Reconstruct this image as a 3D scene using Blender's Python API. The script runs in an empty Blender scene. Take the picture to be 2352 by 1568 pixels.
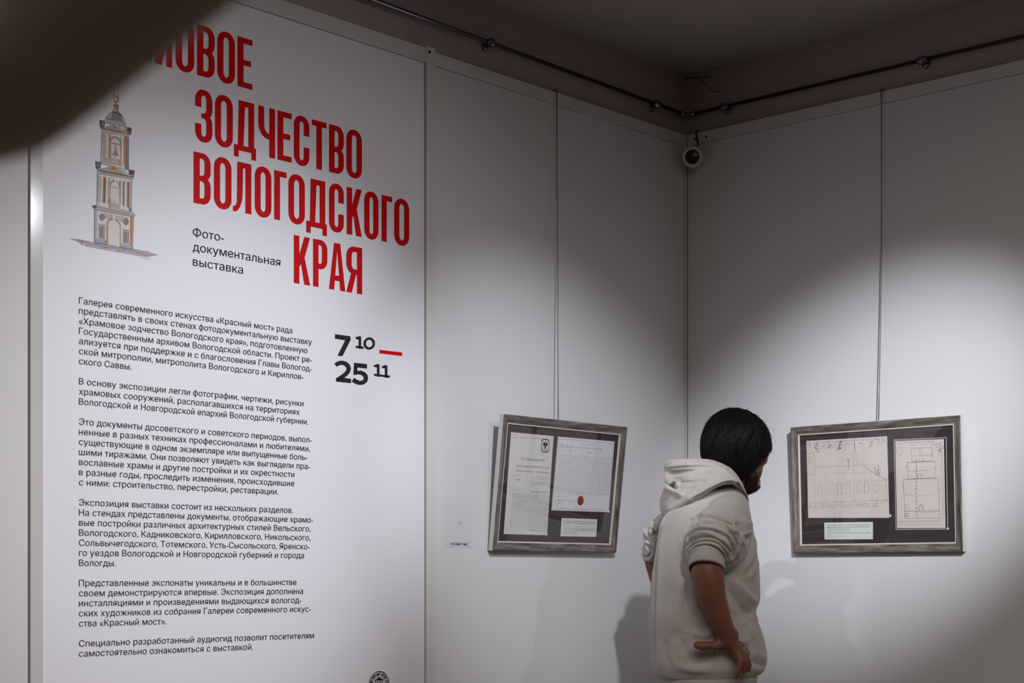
import bpy, math, random
import numpy as np
from mathutils import Vector, Matrix
random.seed(4)
SC = bpy.context.scene
COL = SC.collection
# ------------------------------------------------------------------ camera
F, CX, HY = 3772.0, 1176.0, 1322.0          # focal length in pixels, centre column, horizon row
D, H = 5.4, 1.3                             # distance of the room corner, eye height
cam = bpy.data.cameras.new('camera'); camo = bpy.data.objects.new('camera', cam); COL.objects.link(camo)
camo.location = (0, 0, H); camo.rotation_euler = (math.pi/2, 0, 0)
cam.sensor_width = 36; cam.lens = 36*F/2352; cam.shift_y = (HY-784)/2352
cam.clip_start = 0.02
cam.dof.use_dof = True; cam.dof.focus_distance = 4.4; cam.dof.aperture_fstop = 5.4
SC.camera = camo
SC.view_settings.view_transform = 'Standard'; SC.view_settings.look = 'None'
SC.view_settings.gamma = 1; SC.view_settings.use_curve_mapping = False
SC.view_settings.exposure = 0.0
# ------------------------------------------------------------------ room axes: t runs along the left wall from the corner, s along the right wall
CO = np.array([0.10631*D, D, 0.0])
TL = np.array([-0.6775, -0.7356, 0.0]); SR = np.array([0.7356, -0.6774, 0.0])
ZZ = np.array([0, 0, 1.0])
def room(t, s, z): return CO + t*TL + s*SR + z*ZZ
# ------------------------------------------------------------------ world and lamps
w = bpy.data.worlds.new('world'); SC.world = w; w.use_nodes = True
w.node_tree.nodes['Background'].inputs[0].default_value = (0.9, 0.85, 0.8, 1)
w.node_tree.nodes['Background'].inputs[1].default_value = 0.0
def W(px, py, Y): return np.array([(px-CX)/F*Y, Y, H+(HY-py)/F*Y])
def spot(name, ts, aim, watts, deg, blend, color, rad=0.03):
    l = bpy.data.lights.new(name, 'SPOT'); o = bpy.data.objects.new(name, l); COL.objects.link(o)
    l.energy = watts; l.spot_size = math.radians(deg); l.spot_blend = blend; l.color = color; l.shadow_soft_size = rad
    p = Vector(room(*ts)); o.location = p
    o.rotation_euler = (Vector(aim)-p).to_track_quat('-Z', 'Y').to_euler()
    return o
LAV = (0.92, 0.945, 1.0)
def wallL(t, z): return room(t, 0, z)
def wallR(s, z): return room(0, s, z)
spot('track_or_fill_spot', (2.05, 1.95, 2.86), wallL(0.68, 1.52), 172, 33, 1.0, LAV)
spot('track_or_fill_spot', (2.3, 2.7, 2.86), wallR(0.73, 1.66), 500, 22.5, 1.0, LAV)
spot('track_or_fill_spot', (0.7, 3.1, 2.86), wallL(1.92, 1.60), 345, 29, 1.0, (0.915, 0.93, 1.0))
spot('track_or_fill_spot', (1.4, 3.2, 2.86), wallL(1.85, 1.55), 55, 54, 1.0, (0.915, 0.93, 1.0))  # added weak wide fill, softens the edge of the text board's light pool
spot('track_or_fill_spot', (3.3, 1.15, 2.86), W(1545, 1120, 4.55), 90, 13, 1.0, LAV)
amb = bpy.data.lights.new('ambient_fill', 'AREA'); amb.energy = 82; amb.size = 2.2; amb.color = (1.0, 0.9, 0.83)  # unseen area light added as warm ambient fill, no real fixture
ao = bpy.data.objects.new('ambient_fill', amb); COL.objects.link(ao); ao.location = Vector(room(3.3, 3.1, 2.9))

# ------------------------------------------------------------------ helpers
def mat(name, col, rough=0.6, metal=0.0, spec=0.5, noise=None, bump=None, sheen=0, var=0.0, vscale=4, coat=0):
    m = bpy.data.materials.new(name); m.use_nodes = True; nt = m.node_tree; b = nt.nodes['Principled BSDF']
    b.inputs['Base Color'].default_value = (*col, 1); b.inputs['Roughness'].default_value = rough
    b.inputs['Metallic'].default_value = metal; b.inputs['Specular IOR Level'].default_value = spec
    b.inputs['Sheen Weight'].default_value = sheen; b.inputs['Coat Weight'].default_value = coat
    tc = nt.nodes.new('ShaderNodeTexCoord')
    if var:
        n = nt.nodes.new('ShaderNodeTexNoise'); n.inputs['Scale'].default_value = vscale; n.inputs['Detail'].default_value = 5
        nt.links.new(tc.outputs['Object'], n.inputs['Vector'])
        mx = nt.nodes.new('ShaderNodeMix'); mx.data_type = 'RGBA'
        mx.inputs['A'].default_value = (*[c*(1-var) for c in col], 1); mx.inputs['B'].default_value = (*[min(1, c*(1+var)) for c in col], 1)
        nt.links.new(n.outputs['Fac'], mx.inputs['Factor']); nt.links.new(mx.outputs['Result'], b.inputs['Base Color'])
    if bump:
        n = nt.nodes.new('ShaderNodeTexNoise'); n.inputs['Scale'].default_value = bump[0]; n.inputs['Detail'].default_value = 4
        nt.links.new(tc.outputs['Object'], n.inputs['Vector'])
        bp = nt.nodes.new('ShaderNodeBump'); bp.inputs['Strength'].default_value = bump[1]; bp.inputs['Distance'].default_value = bump[2]
        nt.links.new(n.outputs['Fac'], bp.inputs['Height']); nt.links.new(bp.outputs['Normal'], b.inputs['Normal'])
    return m
def tag_stuff(o): o['kind'] = 'stuff'; return o
def empty(name, loc, label=None, cat=None, group=None):
    o = bpy.data.objects.new(name, None); COL.objects.link(o); o.location = Vector(loc); o.empty_display_size = 0.1
    return tag(o, label, cat, group)
def tag(o, label=None, cat=None, group=None, kind=None):
    if label: o['label'] = label
    if cat: o['category'] = cat
    if group: o['group'] = group
    if kind: o['kind'] = kind
    return o
def rootloc(o):
    while o.parent: o = o.parent
    return np.array(o.location)
def mk(name, verts, faces, mats, parent=None, loc=None, smooth=False, mi=None):
    """links world-space verts as one mesh object, relative to its parent's root or to loc"""
    v = np.asarray(verts, dtype=float).reshape(-1, 3)
    base = rootloc(parent) if parent is not None else (np.array(loc, dtype=float) if loc is not None else v.mean(0))
    me = bpy.data.meshes.new(name); me.from_pydata((v-base).tolist(), [], [list(f) for f in faces]); me.update()
    if not isinstance(mats, (list, tuple)): mats = [mats]
    for m in mats: me.materials.append(m)
    if mi is not None: me.polygons.foreach_set('material_index', mi)
    if smooth: me.polygons.foreach_set('use_smooth', [True]*len(me.polygons))
    o = bpy.data.objects.new(name, me); COL.objects.link(o)
    if parent is not None: o.parent = parent
    else: o.location = Vector(base)
    return o
class MB:
    def __init__(s): s.v = []; s.f = []; s.m = []
    def add(s, vs, fs, m=0):
        n = len(s.v); s.v += [tuple(p) for p in vs]; s.f += [[i+n for i in f] for f in fs]; s.m += [m]*len(fs); return s
    def box(s, fn, a0, a1, b0, b1, c0, c1, m=0):
        vs = [fn(a, b, c) for a in (a0, a1) for b in (b0, b1) for c in (c0, c1)]
        return s.add(vs, [[0,1,3,2],[4,6,7,5],[0,4,5,1],[2,3,7,6],[0,2,6,4],[1,5,7,3]], m)
    def tube(s, pts, r, n=8, m=0):
        P = [np.array(p, float) for p in pts]; R = r if isinstance(r, (list, tuple)) else [r]*len(P)
        up = np.array([0.12, 0.31, 0.94]); vs = []
        for i, p in enumerate(P):
            d = P[min(i+1, len(P)-1)]-P[max(i-1, 0)]; d /= np.linalg.norm(d)+1e-12
            a = np.cross(d, up)
            if np.linalg.norm(a) < .1: a = np.cross(d, [1, 0, 0])
            a /= np.linalg.norm(a); b = np.cross(d, a)
            for k in range(n): q = 2*math.pi*k/n; vs.append(p+R[i]*(math.cos(q)*a+math.sin(q)*b))
        fs = [[i*n+k, i*n+(k+1) % n, (i+1)*n+(k+1) % n, (i+1)*n+k] for i in range(len(P)-1) for k in range(n)]
        fs += [list(range(n))[::-1], [(len(P)-1)*n+k for k in range(n)]]
        return s.add(vs, fs, m)
    def lathe(s, c, ax, prof, n=32, m=0):
        c = np.array(c, float); ax = np.array(ax, float); ax /= np.linalg.norm(ax)
        a = np.cross(ax, [0, 0, 1.0]); a /= np.linalg.norm(a); b = np.cross(ax, a); vs = []
        for (r, h) in prof:
            for k in range(n): q = 2*math.pi*k/n; vs.append(c+ax*h+r*(math.cos(q)*a+math.sin(q)*b))
        fs = [[i*n+k, i*n+(k+1) % n, (i+1)*n+(k+1) % n, (i+1)*n+k] for i in range(len(prof)-1) for k in range(n)]
        fs += [list(range(n))[::-1], [(len(prof)-1)*n+k for k in range(n)]]
        return s.add(vs, fs, m)
    def build(s, name, mats, parent=None, loc=None, smooth=False):
        return mk(name, s.v, s.f, mats, parent, loc, smooth, s.m)
def ray(px, py): return np.array([(px-CX)/F, 1.0, (HY-py)/F])
EYE = np.array([0, 0, H])
def hit(px, py, P0, n):
    d = ray(px, py); return EYE + d*(np.dot(P0-EYE, n)/np.dot(d, n))
def onL(px, py, n=0.0):                    # pixel -> (t, z) on the left wall plane standing n proud
    p = hit(px, py, room(0, n, 0), SR)-CO; return float(np.dot(p, TL)), float(p[2])
def onR(px, py, n=0.0):
    p = hit(px, py, room(n, 0, 0), TL)-CO; return float(np.dot(p, SR)), float(p[2])
def W(px, py, Y): return np.array([(px-CX)/F*Y, Y, H+(HY-py)/F*Y])
def L3(t, n, z): return room(t, n, z)       # left wall: t along, n out of the wall
def R3(s, n, z): return room(n, s, z)       # right wall

# ------------------------------------------------------------------ materials
M_WALL = mat('wall_plaster', (0.42, 0.365, 0.345), 0.9, spec=0.2, var=0.05, vscale=3, bump=(60, 0.15, 0.002))
M_CEIL = mat('ceiling_plaster', (0.36, 0.315, 0.30), 0.95, spec=0.1, var=0.05, vscale=2)
M_FLOOR = mat('floor_boards', (0.10, 0.07, 0.05), 0.45, var=0.3, vscale=3)
M_PANEL = mat('panel_white', (0.62, 0.62, 0.635), 0.55, spec=0.25, bump=(900, 0.05, 0.0004))
M_POSTER = mat('poster_film', (0.71, 0.715, 0.76), 0.5, spec=0.3, bump=(700, 0.05, 0.0004))
M_TRIM = mat('trim_white', (0.60, 0.60, 0.585), 0.35, spec=0.4)
M_PROF = mat('glossy_profile', (0.55, 0.55, 0.54), 0.085, spec=0.5)
M_GAP = mat('gap_dark', (0.02, 0.02, 0.022), 0.5)
M_ALU = mat('grey_aluminium', (0.07, 0.075, 0.085), 0.3, metal=0.9)
M_CHROME = mat('dark_chrome', (0.20, 0.20, 0.215), 0.16, metal=1.0)
M_STEEL = mat('steel_cord', (0.16, 0.15, 0.14), 0.45, metal=0.6)
M_BLACK = mat('black_plastic', (0.006, 0.006, 0.008), 0.2)
M_SCREW = mat('screw', (0.03, 0.03, 0.03), 0.45, metal=0.5)
M_CAMW = mat('camera_plastic', (0.55, 0.53, 0.50), 0.4)
M_RED = mat('red_vinyl', (0.52, 0.002, 0.004), 0.5, spec=0.08)
M_INK = mat('black_vinyl', (0.007, 0.006, 0.010), 0.5, spec=0.2)
M_TXT = mat('text_vinyl', (0.016, 0.010, 0.022), 0.6, spec=0.15)

# ------------------------------------------------------------------ setting
TMAX, SMAX, ZC = 8.0, 7.2, 2.946
BACK = -0.022                                # brick wall behind the display boards
def quadbox(fn, a0, a1, n0, n1, z0, z1, name, m):
    o = MB().box(fn, a0, a1, n0, n1, z0, z1).build(name, m); o['kind'] = 'structure'; return o
quadbox(L3, BACK, TMAX, BACK-0.15, BACK, 0, ZC, 'wall_left', M_WALL)
quadbox(R3, BACK, SMAX, BACK-0.15, BACK, 0, ZC, 'wall_right', M_WALL)
quadbox(L3, -0.1, TMAX, SMAX, SMAX+0.15, 0, ZC, 'wall_front', M_WALL)
quadbox(R3, -0.1, SMAX, TMAX, TMAX+0.15, 0, ZC, 'wall_back', M_WALL)
f = MB(); f.box(room, -0.2, TMAX+.15, -0.2, SMAX+.15, -0.1, 0); f.build('floor', M_FLOOR)['kind'] = 'structure'
f = MB(); f.box(room, -0.2, TMAX+.15, -0.2, SMAX+.15, ZC, ZC+0.1); f.build('ceiling', M_CEIL)['kind'] = 'structure'
ZT = 2.746; TH = 0.036
# left wall boards --------------------------------------------------
tj1 = onL(986, 600)[0]; t64 = onL(64, 600)[0]
def px_t(px): return onL(px, 700)[0]
def board(root, fn, a0, a1, m=M_PANEL, zt=ZT, name='board'):
    o = MB().box(fn, a0, a1, BACK+0.001, 0.0, 0.004, zt-TH-0.0012).build(name, m, root)
    return o
def toptrim(root, fn, a0, a1, zt=ZT):
    return MB().box(fn, a0, a1, BACK+0.001, 0.004, ZT-TH, zt).build('top_trim', M_TRIM, root)
def screw(root, c, ax, r=0.0045, parent=None):
    mb = MB().lathe(c, ax, [(r, -0.001), (r, 0.0012), (r*.8, 0.002), (r*.35, 0.0012), (0.0001, 0.001)], 16)
    return mb.build('screw', M_SCREW, parent or root, smooth=True)
# middle board (plain, carries the framed letters)
t_a, t_b = px_t(997.5), px_t(1571)
pm = empty('display_board', L3((t_a+t_b)/2, 0, 0), 'plain light grey display board between the text board and the room corner', 'board')
board(pm, L3, t_b, t_a); toptrim(pm, L3, t_b, t_a)
# text board
t_c, t_d = px_t(96), px_t(974.5)
pt = empty('text_board', L3((t_c+t_d)/2, 0, 0), 'tall white exhibition text board with red headline, black paragraphs and a bell tower picture', 'board')
board(pt, L3, t_d, t_c, M_POSTER)
toptrim(pt, L3, px_t(976.5), t_c+0.03, ZT+0.005)
st = MB().box(L3, px_t(996.2), px_t(976.5), BACK+0.001, 0.006, 0.004, ZT+0.010).build('joint_profile', M_TRIM, pt)
MB().box(L3, px_t(976.4), px_t(974.6), BACK+0.001, -0.006, 0.004, ZT-TH).build('groove', M_GAP, pt)
tt, z_ = onL(986.5, 119.5, 0.006); screw(pt, L3(tt, 0.006, z_), SR, parent=st)
MB().box(L3, px_t(95.5), px_t(67), BACK+0.001, 0.007, 0.004, ZT+0.01).build('joint_profile', M_PROF, pt)
MB().box(L3, px_t(66.8), px_t(65), BACK+0.001, -0.008, 0.004, ZT).build('groove', M_GAP, pt)
# far-left board
pl = empty('display_board', L3(3.2, 0, 0), 'plain grey display board left of the text board at the left edge', 'board')
board(pl, L3, px_t(64.9), px_t(62)+1.19); toptrim(pl, L3, px_t(64.9), px_t(62)+1.19)
# right wall board
pr = empty('display_board', R3(.65, 0, 0), 'wide plain grey display board on the right wall behind the framed church drawings', 'board')
s_a = onR(1584, 700)[0]
board(pr, R3, s_a, 1.33); tr = toptrim(pr, R3, s_a, 1.33)
MB().box(R3, 1.345, 2.5, BACK+0.001, 0.0, 0.004, ZT-TH).build('board', M_PANEL, pr)
MB().box(R3, 1.345, 2.5, BACK+0.001, 0.004, ZT-TH, ZT).build('top_trim', M_TRIM, pr)
for q in ((1622.2, 314.2), (1596.3, 320)):
    s_, z_ = onR(*q, 0.004); screw(pr, R3(s_, 0.004, z_), TL, 0.0042, parent=tr)
# corner profile: two white lips with a dark aluminium channel between them
cp = MB()
cp.box(L3, 0.0062, px_t(1572), BACK+0.001, 0.006, 0.004, ZT, 0)
cp.box(R3, 0.0058, s_a, BACK+0.001, 0.003, 0.004, ZT, 0)
cp.box(room, -0.015, 0.0048, -0.015, 0.0044, 0.004, ZT-0.002, 1)
o = cp.build('trim_1', [M_TRIM, M_ALU]); o['kind'] = 'structure'
# ------------------------------------------------------------------ lettering helpers
from mathutils.geometry import tessellate_polygon
def text_geo(body, offset=0.0, shear=0.0, res=3, spacing=1.0, wspace=1.0):
    c = bpy.data.curves.new('lettering', 'FONT'); c.body = body; c.size = 20; c.resolution_u = res; c.offset = 0; c.shear = shear
    c.space_character = spacing; c.space_word = wspace; c.fill_mode = 'NONE' if hasattr(c, 'fill_mode') else 'NONE'
    o = bpy.data.objects.new('lettering', c); COL.objects.link(o); bpy.context.view_layer.update()
    me = o.to_mesh(); co = np.array([[p.co.x, p.co.y] for p in me.vertices])/20
    nb = {}
    for e in me.edges: a_, b_ = e.vertices; nb.setdefault(a_, []).append(b_); nb.setdefault(b_, []).append(a_)
    o.to_mesh_clear(); bpy.data.objects.remove(o); bpy.data.curves.remove(c)
    seen = set(); loops = []
    for st_ in range(len(co)):
        if st_ in seen or st_ not in nb: continue
        lp = [st_]; seen.add(st_); cur = min(nb[st_])
        while cur not in seen:
            lp.append(cur); seen.add(cur); nx = [q for q in nb[cur] if q not in seen]
            if not nx: break
            cur = nx[0]
        if len(lp) > 2:
            P = co[lp]; n = len(P)
            for i in range(n):
                j = (i+1) % n
                if abs(P[i, 0]-P[j, 0]) < 1e-5:
                    for k in range(n):
                        l = (k+1) % n; dx = P[k, 0]-P[i, 0]
                        if abs(P[k, 0]-P[l, 0]) < 1e-5 and 1e-4 < dx < .05 and min(P[k, 1], P[l, 1]) < min(P[i, 1], P[j, 1]) and max(P[k, 1], P[l, 1]) > max(P[i, 1], P[j, 1]) and (P[l, 1]-P[k, 1])*(P[j, 1]-P[i, 1]) < 0:
                            P[i, 0] = P[j, 0] = P[k, 0]+2e-4; break
            loops.append(P)
    def area(P): return .5*float(np.sum(P[:, 0]*np.roll(P[:, 1], -1)-np.roll(P[:, 0], -1)*P[:, 1]))
    def inside(p, P):
        r = False; n = len(P); j = n-1
        for i in range(n):
            if (P[i][1] > p[1]) != (P[j][1] > p[1]) and p[0] < (P[j][0]-P[i][0])*(p[1]-P[i][1])/(P[j][1]-P[i][1])+P[i][0]: r = not r
            j = i
        return r
    ars = [area(P) for P in loops]; big = max(range(len(loops)), key=lambda i: abs(ars[i])); sg = 1 if ars[big] > 0 else -1
    outs = [i for i in range(len(loops)) if ars[i]*sg > 0]; holes = {i: [] for i in outs}; extra = []
    for i in range(len(loops)):
        if ars[i]*sg < 0:
            cand = [k for k in outs if abs(ars[k]) > abs(ars[i]) and all(inside(q, loops[k]) for q in loops[i][::2])]
            if cand: holes[min(cand, key=lambda k: abs(ars[k]))].append(i)
            else: extra.append(i)
    def fat(P, hole):
        if not offset: return P
        d1_ = P-np.roll(P, 1, 0); d2_ = np.roll(P, -1, 0)-P
        d1_ /= np.linalg.norm(d1_, axis=1)[:, None]+1e-9; d2_ /= np.linalg.norm(d2_, axis=1)[:, None]+1e-9
        t_ = d1_+d2_; t_ /= np.linalg.norm(t_, axis=1)[:, None]+1e-9; nn = np.stack([t_[:, 1], -t_[:, 0]], 1)*sg
        k_ = 1/np.maximum(.45, np.abs(np.sum(t_*d2_, 1)))
        return P+nn*(offset*k_)[:, None]
    for i in extra: outs.append(i); holes[i] = []; loops[i] = loops[i][::-1]
    V, Fs = [], []
    for k in outs:
        Ls = [fat(loops[k], 0)]+[fat(loops[i], 1) for i in holes[k]]
        tr = tessellate_polygon([[Vector((p[0], p[1], 0)) for p in P] for P in Ls])
        n = len(V)
        for P in Ls: V += P.tolist()
        Fs += [[n+q for q in t_] for t_ in tr]
    return np.array(V), Fs
CAPH = float(text_geo('Н')[0][:, 1].max())   # cap height of the built-in face at size 1
def put_text(mb, fn, body, a0, a1, z0, cap, n, m=0, offset=0.0, shear=0.0, dirn=1, res=3, minus=0.0, **k):
    """fn(a, n, z): text from a0 to a1 (a0 + dirn*width when a1 is None), baseline z0"""
    v, fs = text_geo(body, offset, shear, res, **k)
    x0, x1 = v[:, 0].min(), v[:, 0].max(); sc = cap/CAPH
    if a1 is None: a1 = a0+dirn*(x1-x0)*sc
    A = a0+(v[:, 0]-x0)/(x1-x0)*(a1-a0)
    mb.add([fn(a, n, z0+y*sc) for a, y in zip(A, v[:, 1])], fs, m)
# headline glyphs: flat pieces in a box w x 1 ------------------------
def ring(x0, y0, x1, y1, sx, sy, keep=None, n=10, k=26, w=None):
    def loop(a0, b0, a1, b1, rx, ry):
        P = []
        def arc(cx, cy, q0):
            return [(cx+rx*math.cos(q0+math.pi/2*i/n), cy+ry*math.sin(q0+math.pi/2*i/n)) for i in range(n+1)]
        R = arc(a1-rx, b1-ry, 0); Lft = arc(a0+rx, b1-ry, math.pi/2); B = arc(a0+rx, b0+ry, math.pi); C = arc(a1-rx, b0+ry, 1.5*math.pi)
        P += R+Lft
        P += [(a0, b1-ry+(b0+ry-b1+ry)*i/k) for i in range(1, k)]
        P += B+C
        P += [(a1, b0+ry+(b1-ry-b0-ry)*i/k) for i in range(1, k)]
        return P
    wd = w or (x1-x0); rx = wd*.47; ry = min(wd*.50, (y1-y0)*.46)
    O = loop(x0, y0, x1, y1, rx, ry); I = loop(x0+sx, y0+sy, x1-sx, y1-sy, max(.01, rx-sx*.92), max(.012, ry-sy*1.05))
    vs = O+I; N = len(O); fs = []
    for i in range(N):
        j = (i+1) % N; cx = sum(vs[q][0] for q in (i, j, N+i, N+j))/4; cy = sum(vs[q][1] for q in (i, j, N+i, N+j))/4
        if keep is None or keep(cx, cy): fs.append([i, j, N+j, N+i])
    return vs, fs
def poly(*p): return list(p), [list(range(len(p)))]
def rect(x0, y0, x1, y1): return poly((x0, y0), (x1, y0), (x1, y1), (x0, y1))
def glyph(ch, w, h):
    """w, h in metres; pieces are returned in units of h"""
    W_ = w/h; s = 0.148; b = 0.112
    if ch == 'О': return [ring(0, -.012, W_, 1.012, s, b)]
    if ch == 'С': return [ring(0, -.012, W_, 1.012, s, b, lambda x, y: not (x > W_*.5 and .385 < y < .62))]
    if ch == 'З': return [ring(0, .44, W_, 1.012, s, b, lambda x, y: not (x < W_*.52 and y < .665) ),
                          ring(0, -.012, W_, .565, s, b, lambda x, y: not (x < W_*.52 and y > .335)), rect(W_*.36, .455, W_*.62, .55)]
    if ch == 'В': return [rect(0, 0, s, 1), ring(-W_, .45, W_, 1, s, b, lambda x, y: x > W_*.25, w=W_), ring(-W_, 0, W_*1.0, .555, s, b, lambda x, y: x > W_*.25, w=W_),
                          rect(s*.9, 1-b, W_*.56, 1), rect(s*.9, 0, W_*.56, b), rect(s*.9, .45, W_*.58, .555)]
    if ch == 'Е': return [rect(0, 0, s, 1), rect(s*.9, 1-b, W_, 1), rect(s*.9, 0, W_, b), rect(s*.9, .45, W_*.9, .56)]
    if ch == 'Т': return [rect(W_/2-s/2, 0, W_/2+s/2, 1-b*.9), rect(0, 1-b, W_, 1)]
    if ch == 'Г': return [rect(0, 0, s, 1), rect(s*.9, 1-b, W_, 1)]
    if ch == 'Ч': return [rect(W_-s, 0, W_, 1), rect(0, .62, s, 1), ring(0, .36, W_*1.35, 1.3, s, b, lambda x, y: y < .63 and x < W_*.8)]
    if ch == 'Л': return [rect(W_-s, 0, W_, 1), rect(.11, 1-b, W_-s*.9, 1), poly((.10, .45), (.10+s*.95, .45), (.11+s*.95, .95), (.105, .95)),
                          poly((-.0, -.01), (.07, .0), (.125, .035), (.17, .10), (.225, .24), (.10+s*.95, .46), (.10, .46), (.095, .2), (.07, .125), (.035, .105), (.0, .10))]
    if ch == 'Д': return [rect(W_-s-.045, 0, W_-.045, 1), rect(.115, 1-b, W_-s*1.2, 1), poly((.095, .1), (.095+s*.95, .1), (.165+s*.75, .95), (.115, .95)),
                          rect(0, 0, W_, .108), rect(0, -.135, .115, .02), rect(W_-.115, -.135, W_, .02)]
    if ch == 'К': return [rect(0, 0, s, 1), poly((s*.9, .34), (s*.9, .58), (W_-.155, 1), (W_-.005, 1), (W_*.62, .52)), poly((W_*.40, .50), (W_*.66, .55), (W_, 0), (W_-.16, 0))]
    if ch == 'Р': return [rect(0, 0, s, 1), ring(-W_, .385, W_, 1, s, b, lambda x, y: x > W_*.25, w=W_), rect(s*.9, 1-b, W_*.56, 1), rect(s*.9, .385, W_*.56, .385+b)]
    if ch == 'Я': return [rect(W_-s, 0, W_, 1), ring(0, .40, 2*W_, 1, s, b, lambda x, y: x < W_*.75, w=W_), rect(W_*.44, 1-b, W_-s*.9, 1), rect(W_*.44, .40, W_-s*.9, .40+b),
                          poly((0, 0), (.15, 0), (W_*.62, .42), (W_*.30, .42))]
    if ch == 'А': return [poly((0, 0), (.14, 0), (W_*.5, .86), (W_*.5, 1), (W_*.5-.085, 1)), poly((W_, 0), (W_-.14, 0), (W_*.5, .86), (W_*.5, 1), (W_*.5+.085, 1)), rect(W_*.25, .2, W_*.75, .2+b)]
    if ch == 'М': return [rect(0, 0, s*.9, 1), rect(W_-s*.9, 0, W_, 1), poly((s*.8, 1), (0, 1), (W_*.5-.07, 0), (W_*.5+.07, 0), (W_*.5, .2)), poly((W_-s*.8, 1), (W_, 1), (W_*.5+.07, 0), (W_*.5-.07, 0), (W_*.5, .2))]
    if ch == 'Х': return [poly((0, 0), (.15, 0), (W_, 1), (W_-.15, 1)), poly((0, 1), (.15, 1), (W_, 0), (W_-.15, 0))]
def headline(name, chars, xs, top, bot, org):
    """xs: pixel extents of every letter; top/bot: pixel height at the line's reference column"""
    zt = onL(*top)[1]; zb = onL(*bot)[1]; h = zt-zb; mb = MB(); kq = 0
    for ch, (x0, x1) in zip(chars, xs):
        t0 = onL(x0, (top[1]+bot[1])/2)[0]; t1 = onL(x1, (top[1]+bot[1])/2)[0]
        for vs, fs in glyph(ch, t0-t1, h):
            kq += 1; mb.add([L3(t0-x*h, 0.0005+kq*0.00003, zb+y*h) for x, y in vs], fs)
    return mb.build(name, M_RED, pt)
c2 = lambda L: [(400+a/2.24, 400+b/2.24) for a, b in L]
headline('headline_word', 'ХРАМОВОЕ', c2([(-452, -372), (-362, -280), (-272, -168), (-150, -11), (8, 103), (118, 208), (222, 312), (326, 402)][:8]), (453.6, 55.2), (451.3, 171.5), 0)
headline('headline_word', 'ЗОДЧЕСТВО', c2([(108, 197), (210, 302), (308, 421), (433, 519), (532, 604), (616, 695), (708, 783), (797, 872), (886, 965)]), (549, 229.5), (541.5, 343.2), 0)
headline('headline_word', 'ВОЛОГОДСКОГО', c2([(100, 188), (205, 295), (303, 397), (415, 500), (515, 578), (588, 672), (680, 785), (797, 872), (888, 965), (978, 1050), (1067, 1120), (1132, 1208)]), (444.8, 347.3), (444.2, 465.2), 0)
headline('headline_word', 'КРАЯ', c2([(616, 700), (715, 788), (797, 880), (886, 967)]), (675, 539), (675, 649.5), 0)
# subtitle
mb = MB()
for body, yb, xr in (('Фото-', 541.8, 514), ('документальная', 575.5, 644), ('выставка', 609.5, 558)):
    t0, z0 = onL(443, yb)
    put_text(mb, L3, body, t0, px_t(xr), z0, 0.0205, 0.0009, offset=0)
mb.build('subtitle', M_TXT, pt)
# paragraphs
PARAS = [(0, ['Галерея современного искусства «Красный мост» рада', 'представлять в своих стенах фотодокументальную выставку', '«Храмовое зодчество Вологодского края», подготовленную', 'Государственным архивом Вологодской области. Проект ре-', 'ализуется при поддержке и с благословения Главы Вологод-', 'ской митрополии, митрополита Вологодского и Кириллов-', 'ского Саввы.'], [671, 716, 706, 716, 716, 697, 302]),
 (8, ['В основу экспозиции легли фотографии, чертежи, рисунки', 'храмовых сооружений, располагавшихся на территориях', 'Вологодской и Новгородской епархий Вологодской губернии.'], [697, 688, 708]),
 (12, ['Это документы досоветского и советского периодов, выпол-', 'ненные в разных техниках профессионалами и любителями,', 'существующие в одном экземпляре или выпущенные боль-', 'шими тиражами. Они позволяют увидеть как выглядели пра-', 'вославные храмы и другие постройки и их окрестности', 'в разные годы, проследить изменения, происходившие', 'с ними: строительство, перестройки, реставрации.'], [716, 712, 706, 712, 676, 676, 639]),
 (20, ['Экспозиция выставки состоит из нескольких разделов.', 'На стендах представлены документы, отображающие храмо-', 'вые постройки различных архитектурных стилей Вельского,', 'Вологодского, Кадниковского, Кирилловского, Никольского,', 'Сольвычегодского, Тотемского, Усть-Сысольского, Яренско-', 'го уездов Вологодской и Новгородской губерний и города', 'Вологды.'], [673, 719, 713, 713, 711, 698, 266]),
 (28, ['Представленные экспонаты уникальны и в большинстве', 'своем демонстрируются впервые. Экспозиция дополнена', 'инсталляциями и произведениями выдающихся вологод-', 'ских художников из собрания Галереи современного искус-', 'ства «Красный мост».'], [681, 696, 692, 714, 382]),
 (34, ['Специально разработанный аудиогид позволит посетителям', 'самостоятельно ознакомиться с выставкой.'], [721, 581])]
for k0, lines, xr in PARAS:
    mb = MB()
    for i, (b, x) in enumerate(zip(lines, xr)):
        t0, z0 = onL(181.5, 697.0+23.17*(k0+i))
        put_text(mb, L3, b, t0, px_t(x), z0, 0.0148, 0.0009, res=2, offset=0)
    mb.build('paragraph', M_TXT, pt)
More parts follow.
